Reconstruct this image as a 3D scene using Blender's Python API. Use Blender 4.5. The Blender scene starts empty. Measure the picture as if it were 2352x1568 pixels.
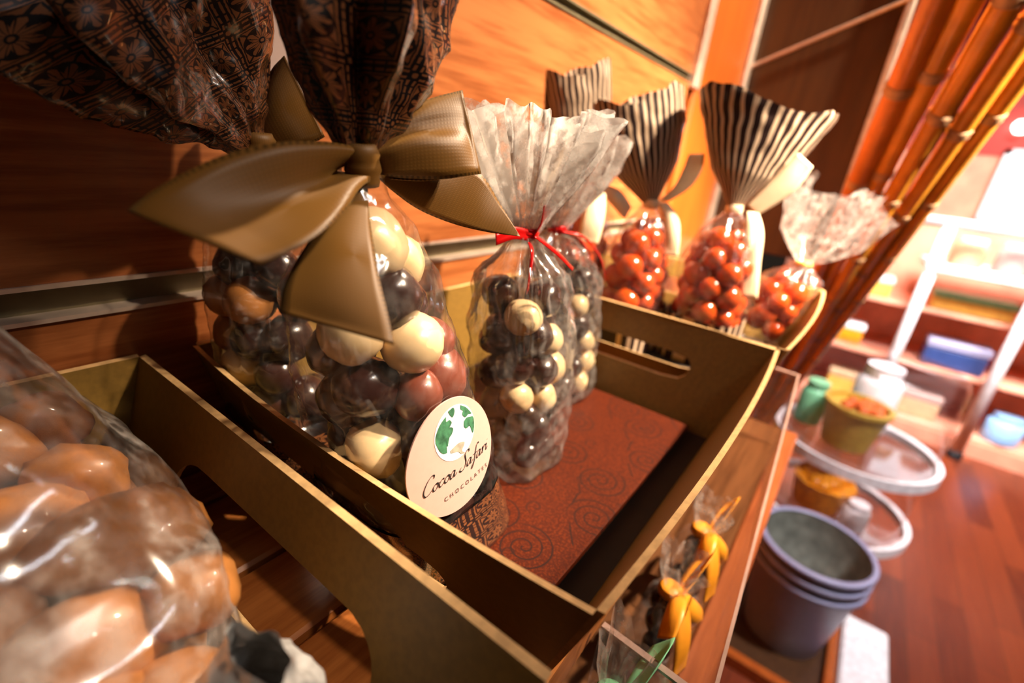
import bpy, math, random
import numpy as np
from mathutils import Vector, Matrix, noise

# ---------------------------------------------------------------- camera, world, lights, exposure
SC = bpy.context.scene
COL = SC.collection
S = 0.3            # one unit below = 0.3 m, the distance from the camera to the slat wall
CZ = 1.08          # camera height above the floor


def P(x, y, z):
    return Vector((x * S, y * S, z * S + CZ))


cam_d = bpy.data.cameras.new('camera')
cam = bpy.data.objects.new('camera', cam_d)
COL.objects.link(cam)
cam_d.sensor_width = 36
cam_d.lens = 17.02
cam_d.clip_start = 0.01
cam.matrix_world = Matrix(((0.59225, 0.23765, -0.76991, 0), (-0.79848, 0.30117, -0.52127, 0),
                           (0.10799, 0.92348, 0.36812, CZ), (0, 0, 0, 1)))
cam_d.dof.use_dof = True
cam_d.dof.focus_distance = 0.70 * S
cam_d.dof.aperture_fstop = 5.0
SC.camera = cam

SC.view_settings.view_transform = 'Standard'
SC.view_settings.look = 'None'
SC.view_settings.gamma = 1
SC.view_settings.exposure = 0.0
SC.cycles.max_bounces = 12
SC.cycles.diffuse_bounces = 3
SC.cycles.glossy_bounces = 4
SC.cycles.transmission_bounces = 6
SC.cycles.transparent_max_bounces = 24
SC.cycles.sample_clamp_indirect = 6
SC.cycles.caustics_reflective = False
SC.cycles.caustics_refractive = False
SC.cycles.use_denoising = True

w = bpy.data.worlds.new('room_air')
SC.world = w
w.use_nodes = True
w.node_tree.nodes['Background'].inputs[0].default_value = (1.0, 0.72, 0.5, 1)
w.node_tree.nodes['Background'].inputs[1].default_value = 0.02


def light(name, kind, pos, target, energy, color=(1, 0.86, 0.72), **k):
    l = bpy.data.lights.new(name, kind)
    o = bpy.data.objects.new(name, l)
    COL.objects.link(o)
    o.location = P(*pos)
    o.rotation_euler = (P(*target) - P(*pos)).to_track_quat('-Z', 'Y').to_euler()
    l.energy = energy
    l.color = color
    for a, b in k.items():
        setattr(l, a, b)
    return o


light('spot_bow', 'SPOT', (2.3, -2.5, 3.5), (0.60, 0.42, -0.32), 175, (1, 0.79, 0.56), spot_size=math.radians(9), spot_blend=0.8, shadow_soft_size=0.025)  # added narrow spot; its cone edge leaves the left bow loop dark
light('spot_side', 'SPOT', (3.3, 0.05, 3.1), (0.50, 0.44, 0.03), 170, (1, 0.79, 0.56), spot_size=math.radians(7.5), spot_blend=0.7, shadow_soft_size=0.025)
light('spot_canes', 'SPOT', (0.9, -3.0, 3.4), (2.50, 0.08, 0.28), 900, (1, 0.80, 0.60), spot_size=math.radians(20), spot_blend=0.8, shadow_soft_size=0.03)  # added spot brightening the canes from the camera side
light('spot_key', 'SPOT', (2.7, -2.3, 3.6), (1.75, 0.5, -0.15), 410, (1, 0.79, 0.56), spot_size=math.radians(33), spot_blend=0.8, shadow_soft_size=0.03)
light('spot_post', 'SPOT', (3.3, -3.1, 4.2), (3.0, 0.75, -0.1), 420, (1, 0.79, 0.56), spot_size=math.radians(36), spot_blend=0.7, shadow_soft_size=0.03)  # extra spot added to brighten the post and its surroundings
light('spot_near', 'SPOT', (0.9, -2.2, 3.0), (0.03, 0.42, -0.45), 26, (1, 0.79, 0.58), spot_size=math.radians(16), spot_blend=0.8, shadow_soft_size=0.02)
light('spot_floor', 'SPOT', (3.0, -2.6, 4.5), (4.7, -0.42, -2.7), 230, (1, 0.92, 0.94), spot_size=math.radians(34), spot_blend=0.6, shadow_soft_size=0.05)
light('far_fill', 'AREA', (6.4, -2.2, 4.6), (9.8, -1.6, -1.4), 85, (1, 0.92, 0.90), shape='RECTANGLE', size=1.2, size_y=1.2, spread=math.radians(80))  # added area fill that brightens the far display
for k_, q_ in enumerate(((1.2, -3.4, 4.1), (2.0, -1.2, 4.4), (3.6, -2.8, 4.2))):
    light('glint_point', 'POINT', q_, (0.5, 0.5, 0), 1.0, (1, 0.9, 0.8), shadow_soft_size=0.012)  # small point lamps added for glints on film and wrappers
light('streak_strip', 'AREA', (1.6, -2.6, 4.0), (0.6, 0.5, -0.3), 4, (0.92, 0.95, 1.0), shape='RECTANGLE', size=0.9, size_y=0.05)  # thin lamp added for highlight streaks on film and wrappers


# ---------------------------------------------------------------- node helpers
class X:
    """a value socket with arithmetic"""
    def __init__(self, nt, s):
        self.nt, self.s = nt, s

    def _m(self, op, *a, clamp=False):
        n = self.nt.nodes.new('ShaderNodeMath')
        n.operation = op
        n.use_clamp = clamp
        for i, v in enumerate((self,) + a):
            if isinstance(v, X):
                self.nt.links.new(v.s, n.inputs[i])
            else:
                n.inputs[i].default_value = v
        return X(self.nt, n.outputs[0])

    def __add__(self, o): return self._m('ADD', o)
    def __sub__(self, o): return self._m('SUBTRACT', o)
    def __mul__(self, o): return self._m('MULTIPLY', o)
    def __truediv__(self, o): return self._m('DIVIDE', o)
    def lt(self, o): return self._m('LESS_THAN', o)
    def gt(self, o): return self._m('GREATER_THAN', o)
    def mx(self, o): return self._m('MAXIMUM', o)
    def mn(self, o): return self._m('MINIMUM', o)
    def fr(self): return self._m('FRACT')
    def ab(self): return self._m('ABSOLUTE')
    def cos(self): return self._m('COSINE')
    def sin(self): return self._m('SINE')
    def sq(self): return self._m('SQRT')
    def at2(self, o): return self._m('ARCTAN2', o)
    def band(self, a, b): return self.gt(a) * self.lt(b)
    def ss(self, a, b):
        n = self.nt.nodes.new('ShaderNodeMapRange')
        n.interpolation_type = 'SMOOTHSTEP'
        self.nt.links.new(self.s, n.inputs[0])
        n.inputs[1].default_value = a
        n.inputs[2].default_value = b
        return X(self.nt, n.outputs[0])


def new_mat(name):
    m = bpy.data.materials.new(name)
    m.use_nodes = True
    nt = m.node_tree
    return m, nt, nt.nodes['Principled BSDF']


def node(nt, t, **k):
    n = nt.nodes.new(t)
    for a, b in k.items():
        if a.startswith('i_'):
            n.inputs[a[2:].replace('_', ' ')].default_value = b
        else:
            setattr(n, a, b)
    return n


def mixc(nt, fac, a, b):
    n = nt.nodes.new('ShaderNodeMix')
    n.data_type = 'RGBA'
    for i, v in ((0, fac), (6, a), (7, b)):
        if isinstance(v, X):
            nt.links.new(v.s, n.inputs[i])
        elif hasattr(v, 'node'):
            nt.links.new(v, n.inputs[i])
        else:
            n.inputs[i].default_value = v if i == 0 else (*v, 1)
    return n.outputs[2]


def uvs(nt):
    t = nt.nodes.new('ShaderNodeTexCoord')
    s = nt.nodes.new('ShaderNodeSeparateXYZ')
    nt.links.new(t.outputs['UV'], s.inputs[0])
    return X(nt, s.outputs[0]), X(nt, s.outputs[1])


def noise_x(nt, scale, detail=4, stretch=(1, 1, 1), coord='Object', rough=0.55):
    t = nt.nodes.new('ShaderNodeTexCoord')
    mp = nt.nodes.new('ShaderNodeMapping')
    mp.inputs['Scale'].default_value = stretch
    n = node(nt, 'ShaderNodeTexNoise', i_Scale=scale, i_Detail=detail, i_Roughness=rough)
    nt.links.new(t.outputs[coord], mp.inputs[0])
    nt.links.new(mp.outputs[0], n.inputs['Vector'])
    return X(nt, n.outputs[0])


def bump(nt, b, h, strength, dist=0.001):
    n = node(nt, 'ShaderNodeBump', i_Strength=strength, i_Distance=dist)
    nt.links.new(h.s, n.inputs['Height'])
    nt.links.new(n.outputs[0], b.inputs['Normal'])


def plain(name, col, rough=0.5, metal=0.0, coat=0.0, vary=0.12, scale=60, bmp=0.0, sss=0.0, spec=0.5):
    m, nt, b = new_mat(name)
    n = noise_x(nt, scale)
    d = tuple(c * (1 - vary) for c in col)
    l = tuple(min(1, c * (1 + vary)) for c in col)
    nt.links.new(mixc(nt, n.ss(0.3, 0.7), d, l), b.inputs['Base Color'])
    b.inputs['Roughness'].default_value = rough
    b.inputs['Metallic'].default_value = metal
    b.inputs['Coat Weight'].default_value = coat
    b.inputs['Coat Roughness'].default_value = 0.08
    b.inputs['Specular IOR Level'].default_value = spec
    if sss:
        b.inputs['Subsurface Weight'].default_value = sss
        b.inputs['Subsurface Radius'].default_value = (0.004, 0.002, 0.001)
    if bmp:
        bump(nt, b, n, bmp)
    return m


def wood(name, col, dark, stretch=(2, 30, 30), rough=0.35, scale=4, coat=0.3):
    m, nt, b = new_mat(name)
    n = noise_x(nt, scale, 6, stretch, rough=0.65)
    n2 = noise_x(nt, scale * 0.6, 3, tuple(s * 0.4 for s in stretch))
    nt.links.new(mixc(nt, (n * 0.6 + n2 * 0.4).ss(0.36, 0.62), dark, col), b.inputs['Base Color'])
    b.inputs['Roughness'].default_value = rough
    b.inputs['Coat Weight'].default_value = coat
    b.inputs['Coat Roughness'].default_value = 0.25
    bump(nt, b, n, 0.15, 0.0006)
    return m


def cello(name, tint=(1, 1, 1), gloss=0.10, haze=0.03, rough=0.06):
    """thin clear film: clear through, fresnel sheen, a little milky haze"""
    m, nt, b = new_mat(name)
    out = nt.nodes['Material Output']
    nt.nodes.remove(b)
    tr = node(nt, 'ShaderNodeBsdfTransparent')
    tr.inputs[0].default_value = (*tint, 1)
    gl = node(nt, 'ShaderNodeBsdfGlossy', i_Roughness=rough)
    df = node(nt, 'ShaderNodeBsdfDiffuse')
    df.inputs[0].default_value = (0.95, 0.9, 0.86, 1)
    tl = node(nt, 'ShaderNodeBsdfTranslucent')
    tl.inputs[0].default_value = (0.95, 0.9, 0.86, 1)
    lw = node(nt, 'ShaderNodeLayerWeight', i_Blend=0.5)
    f = X(nt, lw.outputs['Facing'])
    f = f * f * f * f * 0.55 + (gloss + 0.03)
    nz = noise_x(nt, 130, 3)
    hz = nz.ss(0.35, 0.75) * haze * 1.6 + haze * 0.2
    a = node(nt, 'ShaderNodeMixShader')
    nt.links.new(hz.s, a.inputs[0])
    mm = node(nt, 'ShaderNodeMixShader')
    mm.inputs[0].default_value = 0.4
    nt.links.new(df.outputs[0], mm.inputs[1])
    nt.links.new(tl.outputs[0], mm.inputs[2])
    nt.links.new(tr.outputs[0], a.inputs[1])
    nt.links.new(mm.outputs[0], a.inputs[2])
    c = node(nt, 'ShaderNodeMixShader')
    nt.links.new(f.mn(0.9).s, c.inputs[0])
    nt.links.new(a.outputs[0], c.inputs[1])
    nt.links.new(gl.outputs[0], c.inputs[2])
    nt.links.new(c.outputs[0], out.inputs[0])
    return m


def tile_mat():
    """bronze tribal flower tiles printed on near-black film"""
    m, nt, b = new_mat('patterned_film')
    u, v = uvs(nt)
    wob = noise_x(nt, 900, 2) - 0.5
    fu, fv = u.fr() * 2 - 1, v.fr() * 2 - 1
    x, y = fu + wob * 0.06, fv + wob * 0.06
    mx = x.ab().mx(y.ab())
    mn = x.ab().mn(y.ab())
    r = (x * x + y * y).sq()
    a = y.at2(x)
    pet = (a * 4.0).cos().ab()
    flower = r.lt(pet * 0.30 + 0.30) * r.gt(0.14) * (a * 8.0 + 0.4).cos().ab().gt(0.30)
    dot = r.lt(0.07)
    frame = mx.band(0.70, 0.75)
    bar = mx.band(0.84, 0.93) * (mn * 3.2 + 0.2).fr().band(0.12, 0.9) * mn.lt(0.80)
    corner = ((x.ab() - 0.98) * (x.ab() - 0.98) + (y.ab() - 0.98) * (y.ab() - 0.98)).lt(0.006)
    leaf = (x.ab() - y.ab()).ab().gt(0.05) * mx.band(0.5, 0.66) * r.gt(0.66)
    f = flower.mx(dot).mx(frame).mx(bar).mx(corner).mx(leaf)
    col = mixc(nt, f, (0.006, 0.004, 0.005), (0.25, 0.088, 0.030))
    nt.links.new(col, b.inputs['Base Color'])
    b.inputs['Roughness'].default_value = 0.35
    b.inputs['Coat Weight'].default_value = 1.0
    b.inputs['Coat Roughness'].default_value = 0.06
    return m


def stripe_mat(name, dark=(0.020, 0.008, 0.007), pale=(0.58, 0.42, 0.29)):
    m, nt, b = new_mat(name)
    u, v = uvs(nt)
    f = (u + (noise_x(nt, 60, 2) - 0.5) * 0.05).fr().lt(0.38)
    nt.links.new(mixc(nt, f, dark, pale), b.inputs['Base Color'])
    b.inputs['Roughness'].default_value = 0.5
    b.inputs['Specular IOR Level'].default_value = 0.2
    b.inputs['Coat Weight'].default_value = 0.35
    b.inputs['Coat Roughness'].default_value = 0.1
    return m


def swirl_mat():
    m, nt, b = new_mat('swirl_printed_card')
    t = nt.nodes.new('ShaderNodeTexCoord')
    mp = nt.nodes.new('ShaderNodeMapping')
    mp.inputs['Scale'].default_value = (1 / (0.145 * S),) * 3
    nt.links.new(t.outputs['Object'], mp.inputs[0])
    masks = []
    for k, (rad, off) in enumerate(((0.47, 0.0), (0.30, 0.43))):
        ad = node(nt, 'ShaderNodeVectorMath', operation='ADD')
        ad.inputs[1].default_value = (off, off * 1.3, 0)
        nt.links.new(mp.outputs[0], ad.inputs[0])
        vo = node(nt, 'ShaderNodeTexVoronoi', voronoi_dimensions='2D', i_Scale=1.0, i_Randomness=0.55)
        nt.links.new(ad.outputs[0], vo.inputs['Vector'])
        sb = node(nt, 'ShaderNodeVectorMath', operation='SUBTRACT')
        nt.links.new(ad.outputs[0], sb.inputs[0])
        nt.links.new(vo.outputs['Position'], sb.inputs[1])
        sp = nt.nodes.new('ShaderNodeSeparateXYZ')
        nt.links.new(sb.outputs[0], sp.inputs[0])
        cs = nt.nodes.new('ShaderNodeSeparateXYZ')
        nt.links.new(vo.outputs['Color'], cs.inputs[0])
        x, y = X(nt, sp.outputs[0]), X(nt, sp.outputs[1])
        rr = (x * x + y * y).sq()
        aa = y.at2(x) / (2 * math.pi)
        spr = ((rr / 0.135) - aa + X(nt, cs.outputs[0])).fr()
        tail = (y - x * 0.35 - 0.36 * rad / 0.47 + x * x * 0.4).ab().lt(0.014) * rr.gt(rad * 0.8)
        masks.append((spr.lt(0.17) * rr.lt(rad * 0.85)).mx(tail) if k == 0 else spr.lt(0.17) * rr.lt(rad * 0.5))
    f = masks[0].mx(masks[1] * 0.8)
    gr = noise_x(nt, 700, 5, (1, 1, 1), rough=0.7)
    base = mixc(nt, gr.ss(0.42, 0.75), (0.060, 0.007, 0.0005), (0.175, 0.026, 0.002))
    nt.links.new(mixc(nt, f * 0.9, base, (0.02, 0.006, 0.004)), b.inputs['Base Color'])
    b.inputs['Roughness'].default_value = 0.6
    b.inputs['Specular IOR Level'].default_value = 0.2
    bump(nt, b, gr, 0.35, 0.0006)
    return m


def ribbon_mat(name, col, sheen_col):
    m, nt, b = new_mat(name)
    u, v = uvs(nt)
    ed = v.lt(0.03).mx(v.gt(0.97))
    dash = (u * 170).fr().lt(0.5)
    weave = ((u * 1500).sin() * 0.5 + 0.5) * ((v * 190).sin() * 0.5 + 0.5)
    c0 = mixc(nt, weave, tuple(c * 0.85 for c in col), col)
    nt.links.new(mixc(nt, ed * dash * 0.75, c0, tuple(c * 0.2 for c in col)), b.inputs['Base Color'])
    b.inputs['Roughness'].default_value = 0.5
    b.inputs['Specular IOR Level'].default_value = 0.3
    b.inputs['Metallic'].default_value = 0.0
    b.inputs['Sheen Weight'].default_value = 0.1
    b.inputs['Sheen Tint'].default_value = (*sheen_col, 1)
    b.inputs['Anisotropic'].default_value = 0.5
    bump(nt, b, weave, 0.1, 0.0003)
    return m


def acrylic(name, tint=(0.97, 0.95, 0.95)):
    return cello(name, tint, gloss=0.03, haze=0.015, rough=0.02)


def emit(name, col, s):
    m, nt, b = new_mat(name)
    b.inputs['Base Color'].default_value = (*col, 1)
    b.inputs['Emission Color'].default_value = (*col, 1)
    b.inputs['Emission Strength'].default_value = s
    return m


M = dict(
    wall=wood('slat_wall_wood', (0.46, 0.150, 0.045), (0.24, 0.065, 0.016), (3, 40, 40), 0.32),
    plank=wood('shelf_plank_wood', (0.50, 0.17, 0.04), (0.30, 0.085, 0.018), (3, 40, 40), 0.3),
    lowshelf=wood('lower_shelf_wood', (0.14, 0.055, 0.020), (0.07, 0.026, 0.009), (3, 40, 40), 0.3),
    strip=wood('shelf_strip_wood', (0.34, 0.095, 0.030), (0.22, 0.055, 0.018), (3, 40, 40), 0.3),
    groove=plain('groove_metal', (0.16, 0.13, 0.07), 0.5, 0.3),
    edge=plain('pale_metal_edge', (0.75, 0.6, 0.5), 0.35, 0.6),
    post=wood('post_wood', (0.46, 0.105, 0.012), (0.36, 0.075, 0.009), (40, 40, 2), 0.35),
    dark=wood('dark_partition_wood', (0.075, 0.030, 0.008), (0.05, 0.019, 0.005), (30, 30, 2), 0.4),
    kraft=plain('olive_cardboard', (0.22, 0.118, 0.018), 0.55, 0, 0, 0.10, 300, 0.05),
    cardedge=plain('lit_cardboard_edge', (0.60, 0.37, 0.16), 0.75, 0, 0, 0.15, 200),  # rim light painted in: edge colour paler than the card
    carddark=plain('dark_shaded_card', (0.022, 0.011, 0.005), 0.8),  # near-black: shade of the gap around the liner painted into the colour
    swirl=swirl_mat(), tile=tile_mat(),
    stripe=stripe_mat('striped_film'),
    ribbon=ribbon_mat('olive_satin', (0.165, 0.074, 0.014), (0.9, 0.6, 0.2)),
    cream=plain('cream_satin', (0.85, 0.66, 0.44), 0.45, 0, 0.1, 0.06, 80),
    red=plain('red_foil_ribbon', (0.60, 0.006, 0.006), 0.25, 0.5, 0.3, 0.1),
    orange=plain('orange_ribbon', (0.95, 0.36, 0.02), 0.45, 0, 0.1, 0.1),
    green=plain('mint_green_ribbon', (0.22, 0.62, 0.34), 0.45, 0, 0.1, 0.1),
    cello=cello('clear_film', gloss=0.05, haze=0.03, rough=0.10),
    cellob=cello('crumpled_film', gloss=0.17, haze=0.13, rough=0.13),
    cellow=cello('pleated_film', gloss=0.14, haze=0.95, rough=0.18),
    cellon=cello('hazy_film', (1, 0.98, 0.97), gloss=0.07, haze=0.20, rough=0.13),
    choc=plain('dark_chocolate', (0.026, 0.008, 0.006), 0.22, 0, 0.6, 0.25, 90, 0.05),
    milk=plain('red_brown_chocolate', (0.20, 0.050, 0.028), 0.3, 0, 0.4, 0.2, 90, 0.05),
    white=plain('cream_chocolate', (0.86, 0.62, 0.34), 0.32, 0, 0.3, 0.06, 90, 0.03),
    caramel=plain('tan_chocolate', (0.42, 0.165, 0.042), 0.35, 0, 0.3, 0.18, 60, 0.1),
    candy=plain('orange_brown_candy', (0.48, 0.055, 0.006), 0.16, 0, 0.6, 0.2, 90),
    label=plain('pink_label_paper', (0.70, 0.43, 0.37), 0.6, 0, 0, 0.02, 300),
    ink=plain('black_ink', (0.008, 0.008, 0.010), 0.6),
    lwhite=plain('white_print', (0.93, 0.93, 0.92), 0.6, 0, 0, 0.01),
    lgreen=plain('green_print', (0.045, 0.17, 0.085), 0.6, 0, 0, 0.5, 250),
    lgrey=plain('grey_print', (0.42, 0.38, 0.30), 0.6, 0, 0, 0.2, 300),
    card=plain('grey_pink_card', (0.50, 0.36, 0.32), 0.6, 0, 0, 0.05),
    bamboo=plain('bamboo_cane', (0.78, 0.32, 0.03), 0.35, 0, 0.3, 0.3, 14),
    bambood=plain('dark_bamboo_cane', (0.68, 0.22, 0.03), 0.35, 0, 0.3, 0.3, 14),
    node=plain('bamboo_node', (0.50, 0.30, 0.16), 0.5, 0, 0, 0.3, 60),
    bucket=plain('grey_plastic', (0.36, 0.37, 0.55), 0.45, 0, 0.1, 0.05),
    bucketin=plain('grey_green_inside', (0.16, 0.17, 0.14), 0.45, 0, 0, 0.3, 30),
    acr=acrylic('clear_acrylic'),
    acredge=plain('frosted_acrylic_edge', (0.40, 0.26, 0.22), 0.3, 0, 0.5),
    far=plain('coral_painted_wood', (0.85, 0.36, 0.23), 0.45, 0, 0.1, 0.15, 8),
    farred=plain('red_painted_wall', (0.50, 0.045, 0.03), 0.5),
    whitep=plain('white_paint', (0.90, 0.88, 0.90), 0.4),
    blacks=plain('black_rubber', (0.01, 0.01, 0.012), 0.5),
    blue=plain('blue_tin', (0.03, 0.06, 0.20), 0.35),
    sky=plain('light_blue_tin', (0.28, 0.52, 0.85), 0.4),
    beige=plain('beige_box', (0.62, 0.45, 0.25), 0.5),
    yellow=plain('yellow_box', (0.85, 0.55, 0.10), 0.5),
    pot=plain('olive_yellow_pot', (0.52, 0.34, 0.05), 0.45),
    orangef=plain('orange_sweets', (0.90, 0.30, 0.01), 0.4, 0, 0.2, 0.35, 60),
    rust=plain('rust_red_topping', (0.65, 0.13, 0.02), 0.5, 0, 0, 0.3, 120),
    win=emit('daylight_window', (0.80, 0.93, 1.0), 3.2),
    lamp=emit('lamp_globe', (1, 0.93, 0.88), 8),
)


def floor_mat():
    m, nt, b = new_mat('red_wood_floor')
    t = nt.nodes.new('ShaderNodeTexCoord')
    br = node(nt, 'ShaderNodeTexBrick', offset=0.37, i_Scale=1.0, i_Mortar_Size=0.001)
    br.inputs['Color1'].default_value = (0.20, 0.036, 0.010, 1)
    br.inputs['Color2'].default_value = (0.055, 0.007, 0.003, 1)
    br.inputs['Mortar'].default_value = (0.03, 0.008, 0.004, 1)
    br.inputs['Brick Width'].default_value = 0.55
    br.inputs['Row Height'].default_value = 0.07
    nt.links.new(t.outputs['Object'], br.inputs['Vector'])
    n = noise_x(nt, 5, 5, (1.5, 30, 1))
    nt.links.new(mixc(nt, n.ss(0.35, 0.75) * 0.3, br.outputs[0], (0.26, 0.055, 0.014)), b.inputs['Base Color'])
    b.inputs['Roughness'].default_value = 0.35
    b.inputs['Coat Weight'].default_value = 0.15
    b.inputs['Coat Roughness'].default_value = 0.2
    return m


# ---------------------------------------------------------------- object helpers
BASE = {}


def setp(o, label=None, cat=None, group=None, kind=None):
    for k, v in (('label', label), ('category', cat), ('group', group), ('kind', kind)):
        if v:
            o[k] = v
    return o


def thing(name, label, cat, base, group=None):
    o = bpy.data.objects.new(name, None)
    o.empty_display_size = 0.02
    COL.objects.link(o)
    o.location = P(*base)
    BASE[o.name] = Vector(base)
    return setp(o, label, cat, group)


def mesh(name, verts, faces, mat, parent=None, uv=None, smooth=True, base=None, mats=None, mi=None, **props):
    """verts in scene units; one mesh object whose origin is its thing's base"""
    if parent is not None:
        b = BASE[parent.name]
    else:
        b = Vector(base) if base is not None else Vector((sum(v[0] for v in verts) / len(verts), sum(v[1] for v in verts) / len(verts), min(v[2] for v in verts)))
    me = bpy.data.meshes.new(name)
    me.from_pydata([((v[0] - b[0]) * S, (v[1] - b[1]) * S, (v[2] - b[2]) * S) for v in verts], [], faces)
    if uv is not None:
        l = me.uv_layers.new(name='UVMap')
        flat = []
        for lp in me.loops:
            flat += uv[lp.vertex_index]
        l.data.foreach_set('uv', flat)
    for x in (mats or [mat]):
        me.materials.append(x)
    if mi is not None:
        me.polygons.foreach_set('material_index', mi)
    if smooth:
        me.polygons.foreach_set('use_smooth', [True] * len(me.polygons))
    me.update()
    o = bpy.data.objects.new(name, me)
    COL.objects.link(o)
    if parent is not None:
        o.parent = parent
        BASE[o.name] = b
    else:
        o.location = P(*b)
        BASE[o.name] = b
    return setp(o, **props)


class B:
    """collects simple solids"""
    def __init__(self):
        self.v, self.f = [], []

    def add(self, v, f):
        n = len(self.v)
        self.v += [tuple(p) for p in v]
        self.f += [tuple(i + n for i in q) for q in f]
        return self

    def box(self, x0, x1, y0, y1, z0, z1, bev=0.0):
        if bev <= 0:
            v = [(x, y, z) for z in (z0, z1) for y in (y0, y1) for x in (x0, x1)]
            return self.add(v, [(0, 2, 3, 1), (4, 5, 7, 6), (0, 1, 5, 4), (2, 6, 7, 3), (0, 4, 6, 2), (1, 3, 7, 5)])
        r = lambda i: [(x0 + i, y0 + i), (x1 - i, y0 + i), (x1 - i, y1 - i), (x0 + i, y1 - i)]
        def ring(z, i, c):
            out = []
            for k, (x, y) in enumerate([(x0, y0), (x1, y0), (x1, y1), (x0, y1)]):
                sx, sy = (1 if k in (0, 3) else -1), (1 if k < 2 else -1)
                a = (x + sx * i, y + sy * (i + c), z)
                bb = (x + sx * (i + c), y + sy * i, z)
                out += [a, bb] if k in (0, 2) else [bb, a]
            return out
        rs = [ring(z0, bev, bev * .3), ring(z0 + bev, 0, bev), ring(z1 - bev, 0, bev), ring(z1, bev, bev * .3)]
        v = [p for q in rs for p in q]
        f = []
        for a in range(3):
            for k in range(8):
                f.append((a * 8 + k, a * 8 + (k + 1) % 8, a * 8 + 8 + (k + 1) % 8, a * 8 + 8 + k))
        f += [tuple(range(7, -1, -1)), tuple(range(24, 32))]
        return self.add(v, f)

    def tube(self, pts, rad, n=10, caps=True):
        pts = [Vector(p) for p in pts]
        rad = rad if isinstance(rad, (list, tuple)) else [rad] * len(pts)
        v, f = [], []
        up = Vector((0, 0, 1))
        for i, p in enumerate(pts):
            t = (pts[min(i + 1, len(pts) - 1)] - pts[max(i - 1, 0)]).normalized()
            a = t.cross(up)
            if a.length < 1e-4:
                a = t.cross(Vector((1, 0, 0)))
            a.normalize()
            c = a.cross(t)
            up = c
            for k in range(n):
                th = 2 * math.pi * k / n
                v.append(p + (a * math.cos(th) + c * math.sin(th)) * rad[i])
        for i in range(len(pts) - 1):
            for k in range(n):
                f.append((i * n + k, i * n + (k + 1) % n, (i + 1) * n + (k + 1) % n, (i + 1) * n + k))
        if caps:
            f += [tuple(range(n - 1, -1, -1)), tuple(range((len(pts) - 1) * n, len(pts) * n))]
        return self.add(v, f)

    def lathe(self, prof, c, n=40, ex=1, ey=1, closed=False, caps=True):
        v, f = [], []
        for r, z in prof:
            for k in range(n):
                th = 2 * math.pi * k / n
                v.append((c[0] + r * ex * math.cos(th), c[1] + r * ey * math.sin(th), c[2] + z))
        m = len(prof)
        for i in range(m if closed else m - 1):
            j = (i + 1) % m
            for k in range(n):
                f.append((i * n + k, i * n + (k + 1) % n, j * n + (k + 1) % n, j * n + k))
        if not closed and caps:
            if prof[0][0] > 1e-6:
                f.append(tuple(range(n - 1, -1, -1)))
            if prof[-1][0] > 1e-6:
                f.append(tuple(range((m - 1) * n, m * n)))
        return self.add(v, f)

    def make(self, name, mat, parent=None, smooth=False, **k):
        return mesh(name, self.v, self.f, mat, parent, smooth=smooth, **k)


def cr(pts, n):
    """Catmull-Rom through pts, n samples"""
    a = np.array(pts, float)
    a = np.vstack([2 * a[0] - a[1], a, 2 * a[-1] - a[-2]])
    m = len(a) - 3
    out = []
    for t in np.linspace(0, m, n):
        i = min(int(t), m - 1)
        s = t - i
        p0, p1, p2, p3 = a[i:i + 4]
        out.append(0.5 * (2 * p1 + (p2 - p0) * s + (2 * p0 - 5 * p1 + 4 * p2 - p3) * s * s + (3 * p1 - p0 - 3 * p2 + p3) * s ** 3))
    return np.array(out)


def nz(x, y, z, s):
    return noise.noise(Vector((x * s, y * s, z * s)))


# ---------------------------------------------------------------- the setting
FZ = -3.6
B().box(-3, 14, -9, 1.2, FZ - 0.2, FZ).make('floor', floor_mat(), kind='structure')

# slat wall: panels between grooves, grooves lined with a metal channel
GROOVES = [(-0.331, -0.277), (0.432, 0.462)]
wb = B()
zz = -3.6
for z0, z1 in [(-1.92, -1.87), (-1.10, -1.05)] + GROOVES + [(1.18, 1.22)]:
    wb.box(-2.5, 2.86, 1.0, 1.12, zz, z0, 0.004)
    zz = z1
wb.box(-2.5, 2.86, 1.0, 1.12, zz, 4.5, 0.004)
wb.make('wall_back', M['wall'], kind='structure')
for k, (z0, z1) in enumerate(GROOVES):
    B().box(-2.5, 2.85, 1.03, 1.115, z0 + 0.001, z1 - 0.001).make('trim_%d' % (2 * k + 1), M['groove'], kind='structure')
    b = B()
    for z in (z0, z1):
        b.box(-2.5, 2.85, 0.994, 1.03, z - 0.0035, z + 0.0035)
    b.make('trim_%d' % (2 * k + 2), M['edge'] if k == 0 else M['groove'], kind='structure')
B().box(2.862, 2.95, 0.97, 1.12, 0.40, 4.5, 0.006).make('trim_5', M['edge'], kind='structure')
B().box(2.95, 3.80, 0.985, 1.15, FZ, 4.5, 0.02).make('trim_6', M['post'], kind='structure')
B().box(3.80, 3.90, 0.96, 1.12, FZ, 4.5, 0.01).make('trim_7', M['edge'], kind='structure')
B().box(3.90, 4.02, 0.22, 1.12, -0.5, 4.5, 0.01).make('wall_side', M['dark'], kind='structure')
B().box(3.86, 4.04, 0.18, 0.22, -0.5, 4.5, 0.008).make('trim_8', M['edge'], kind='structure')
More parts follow.
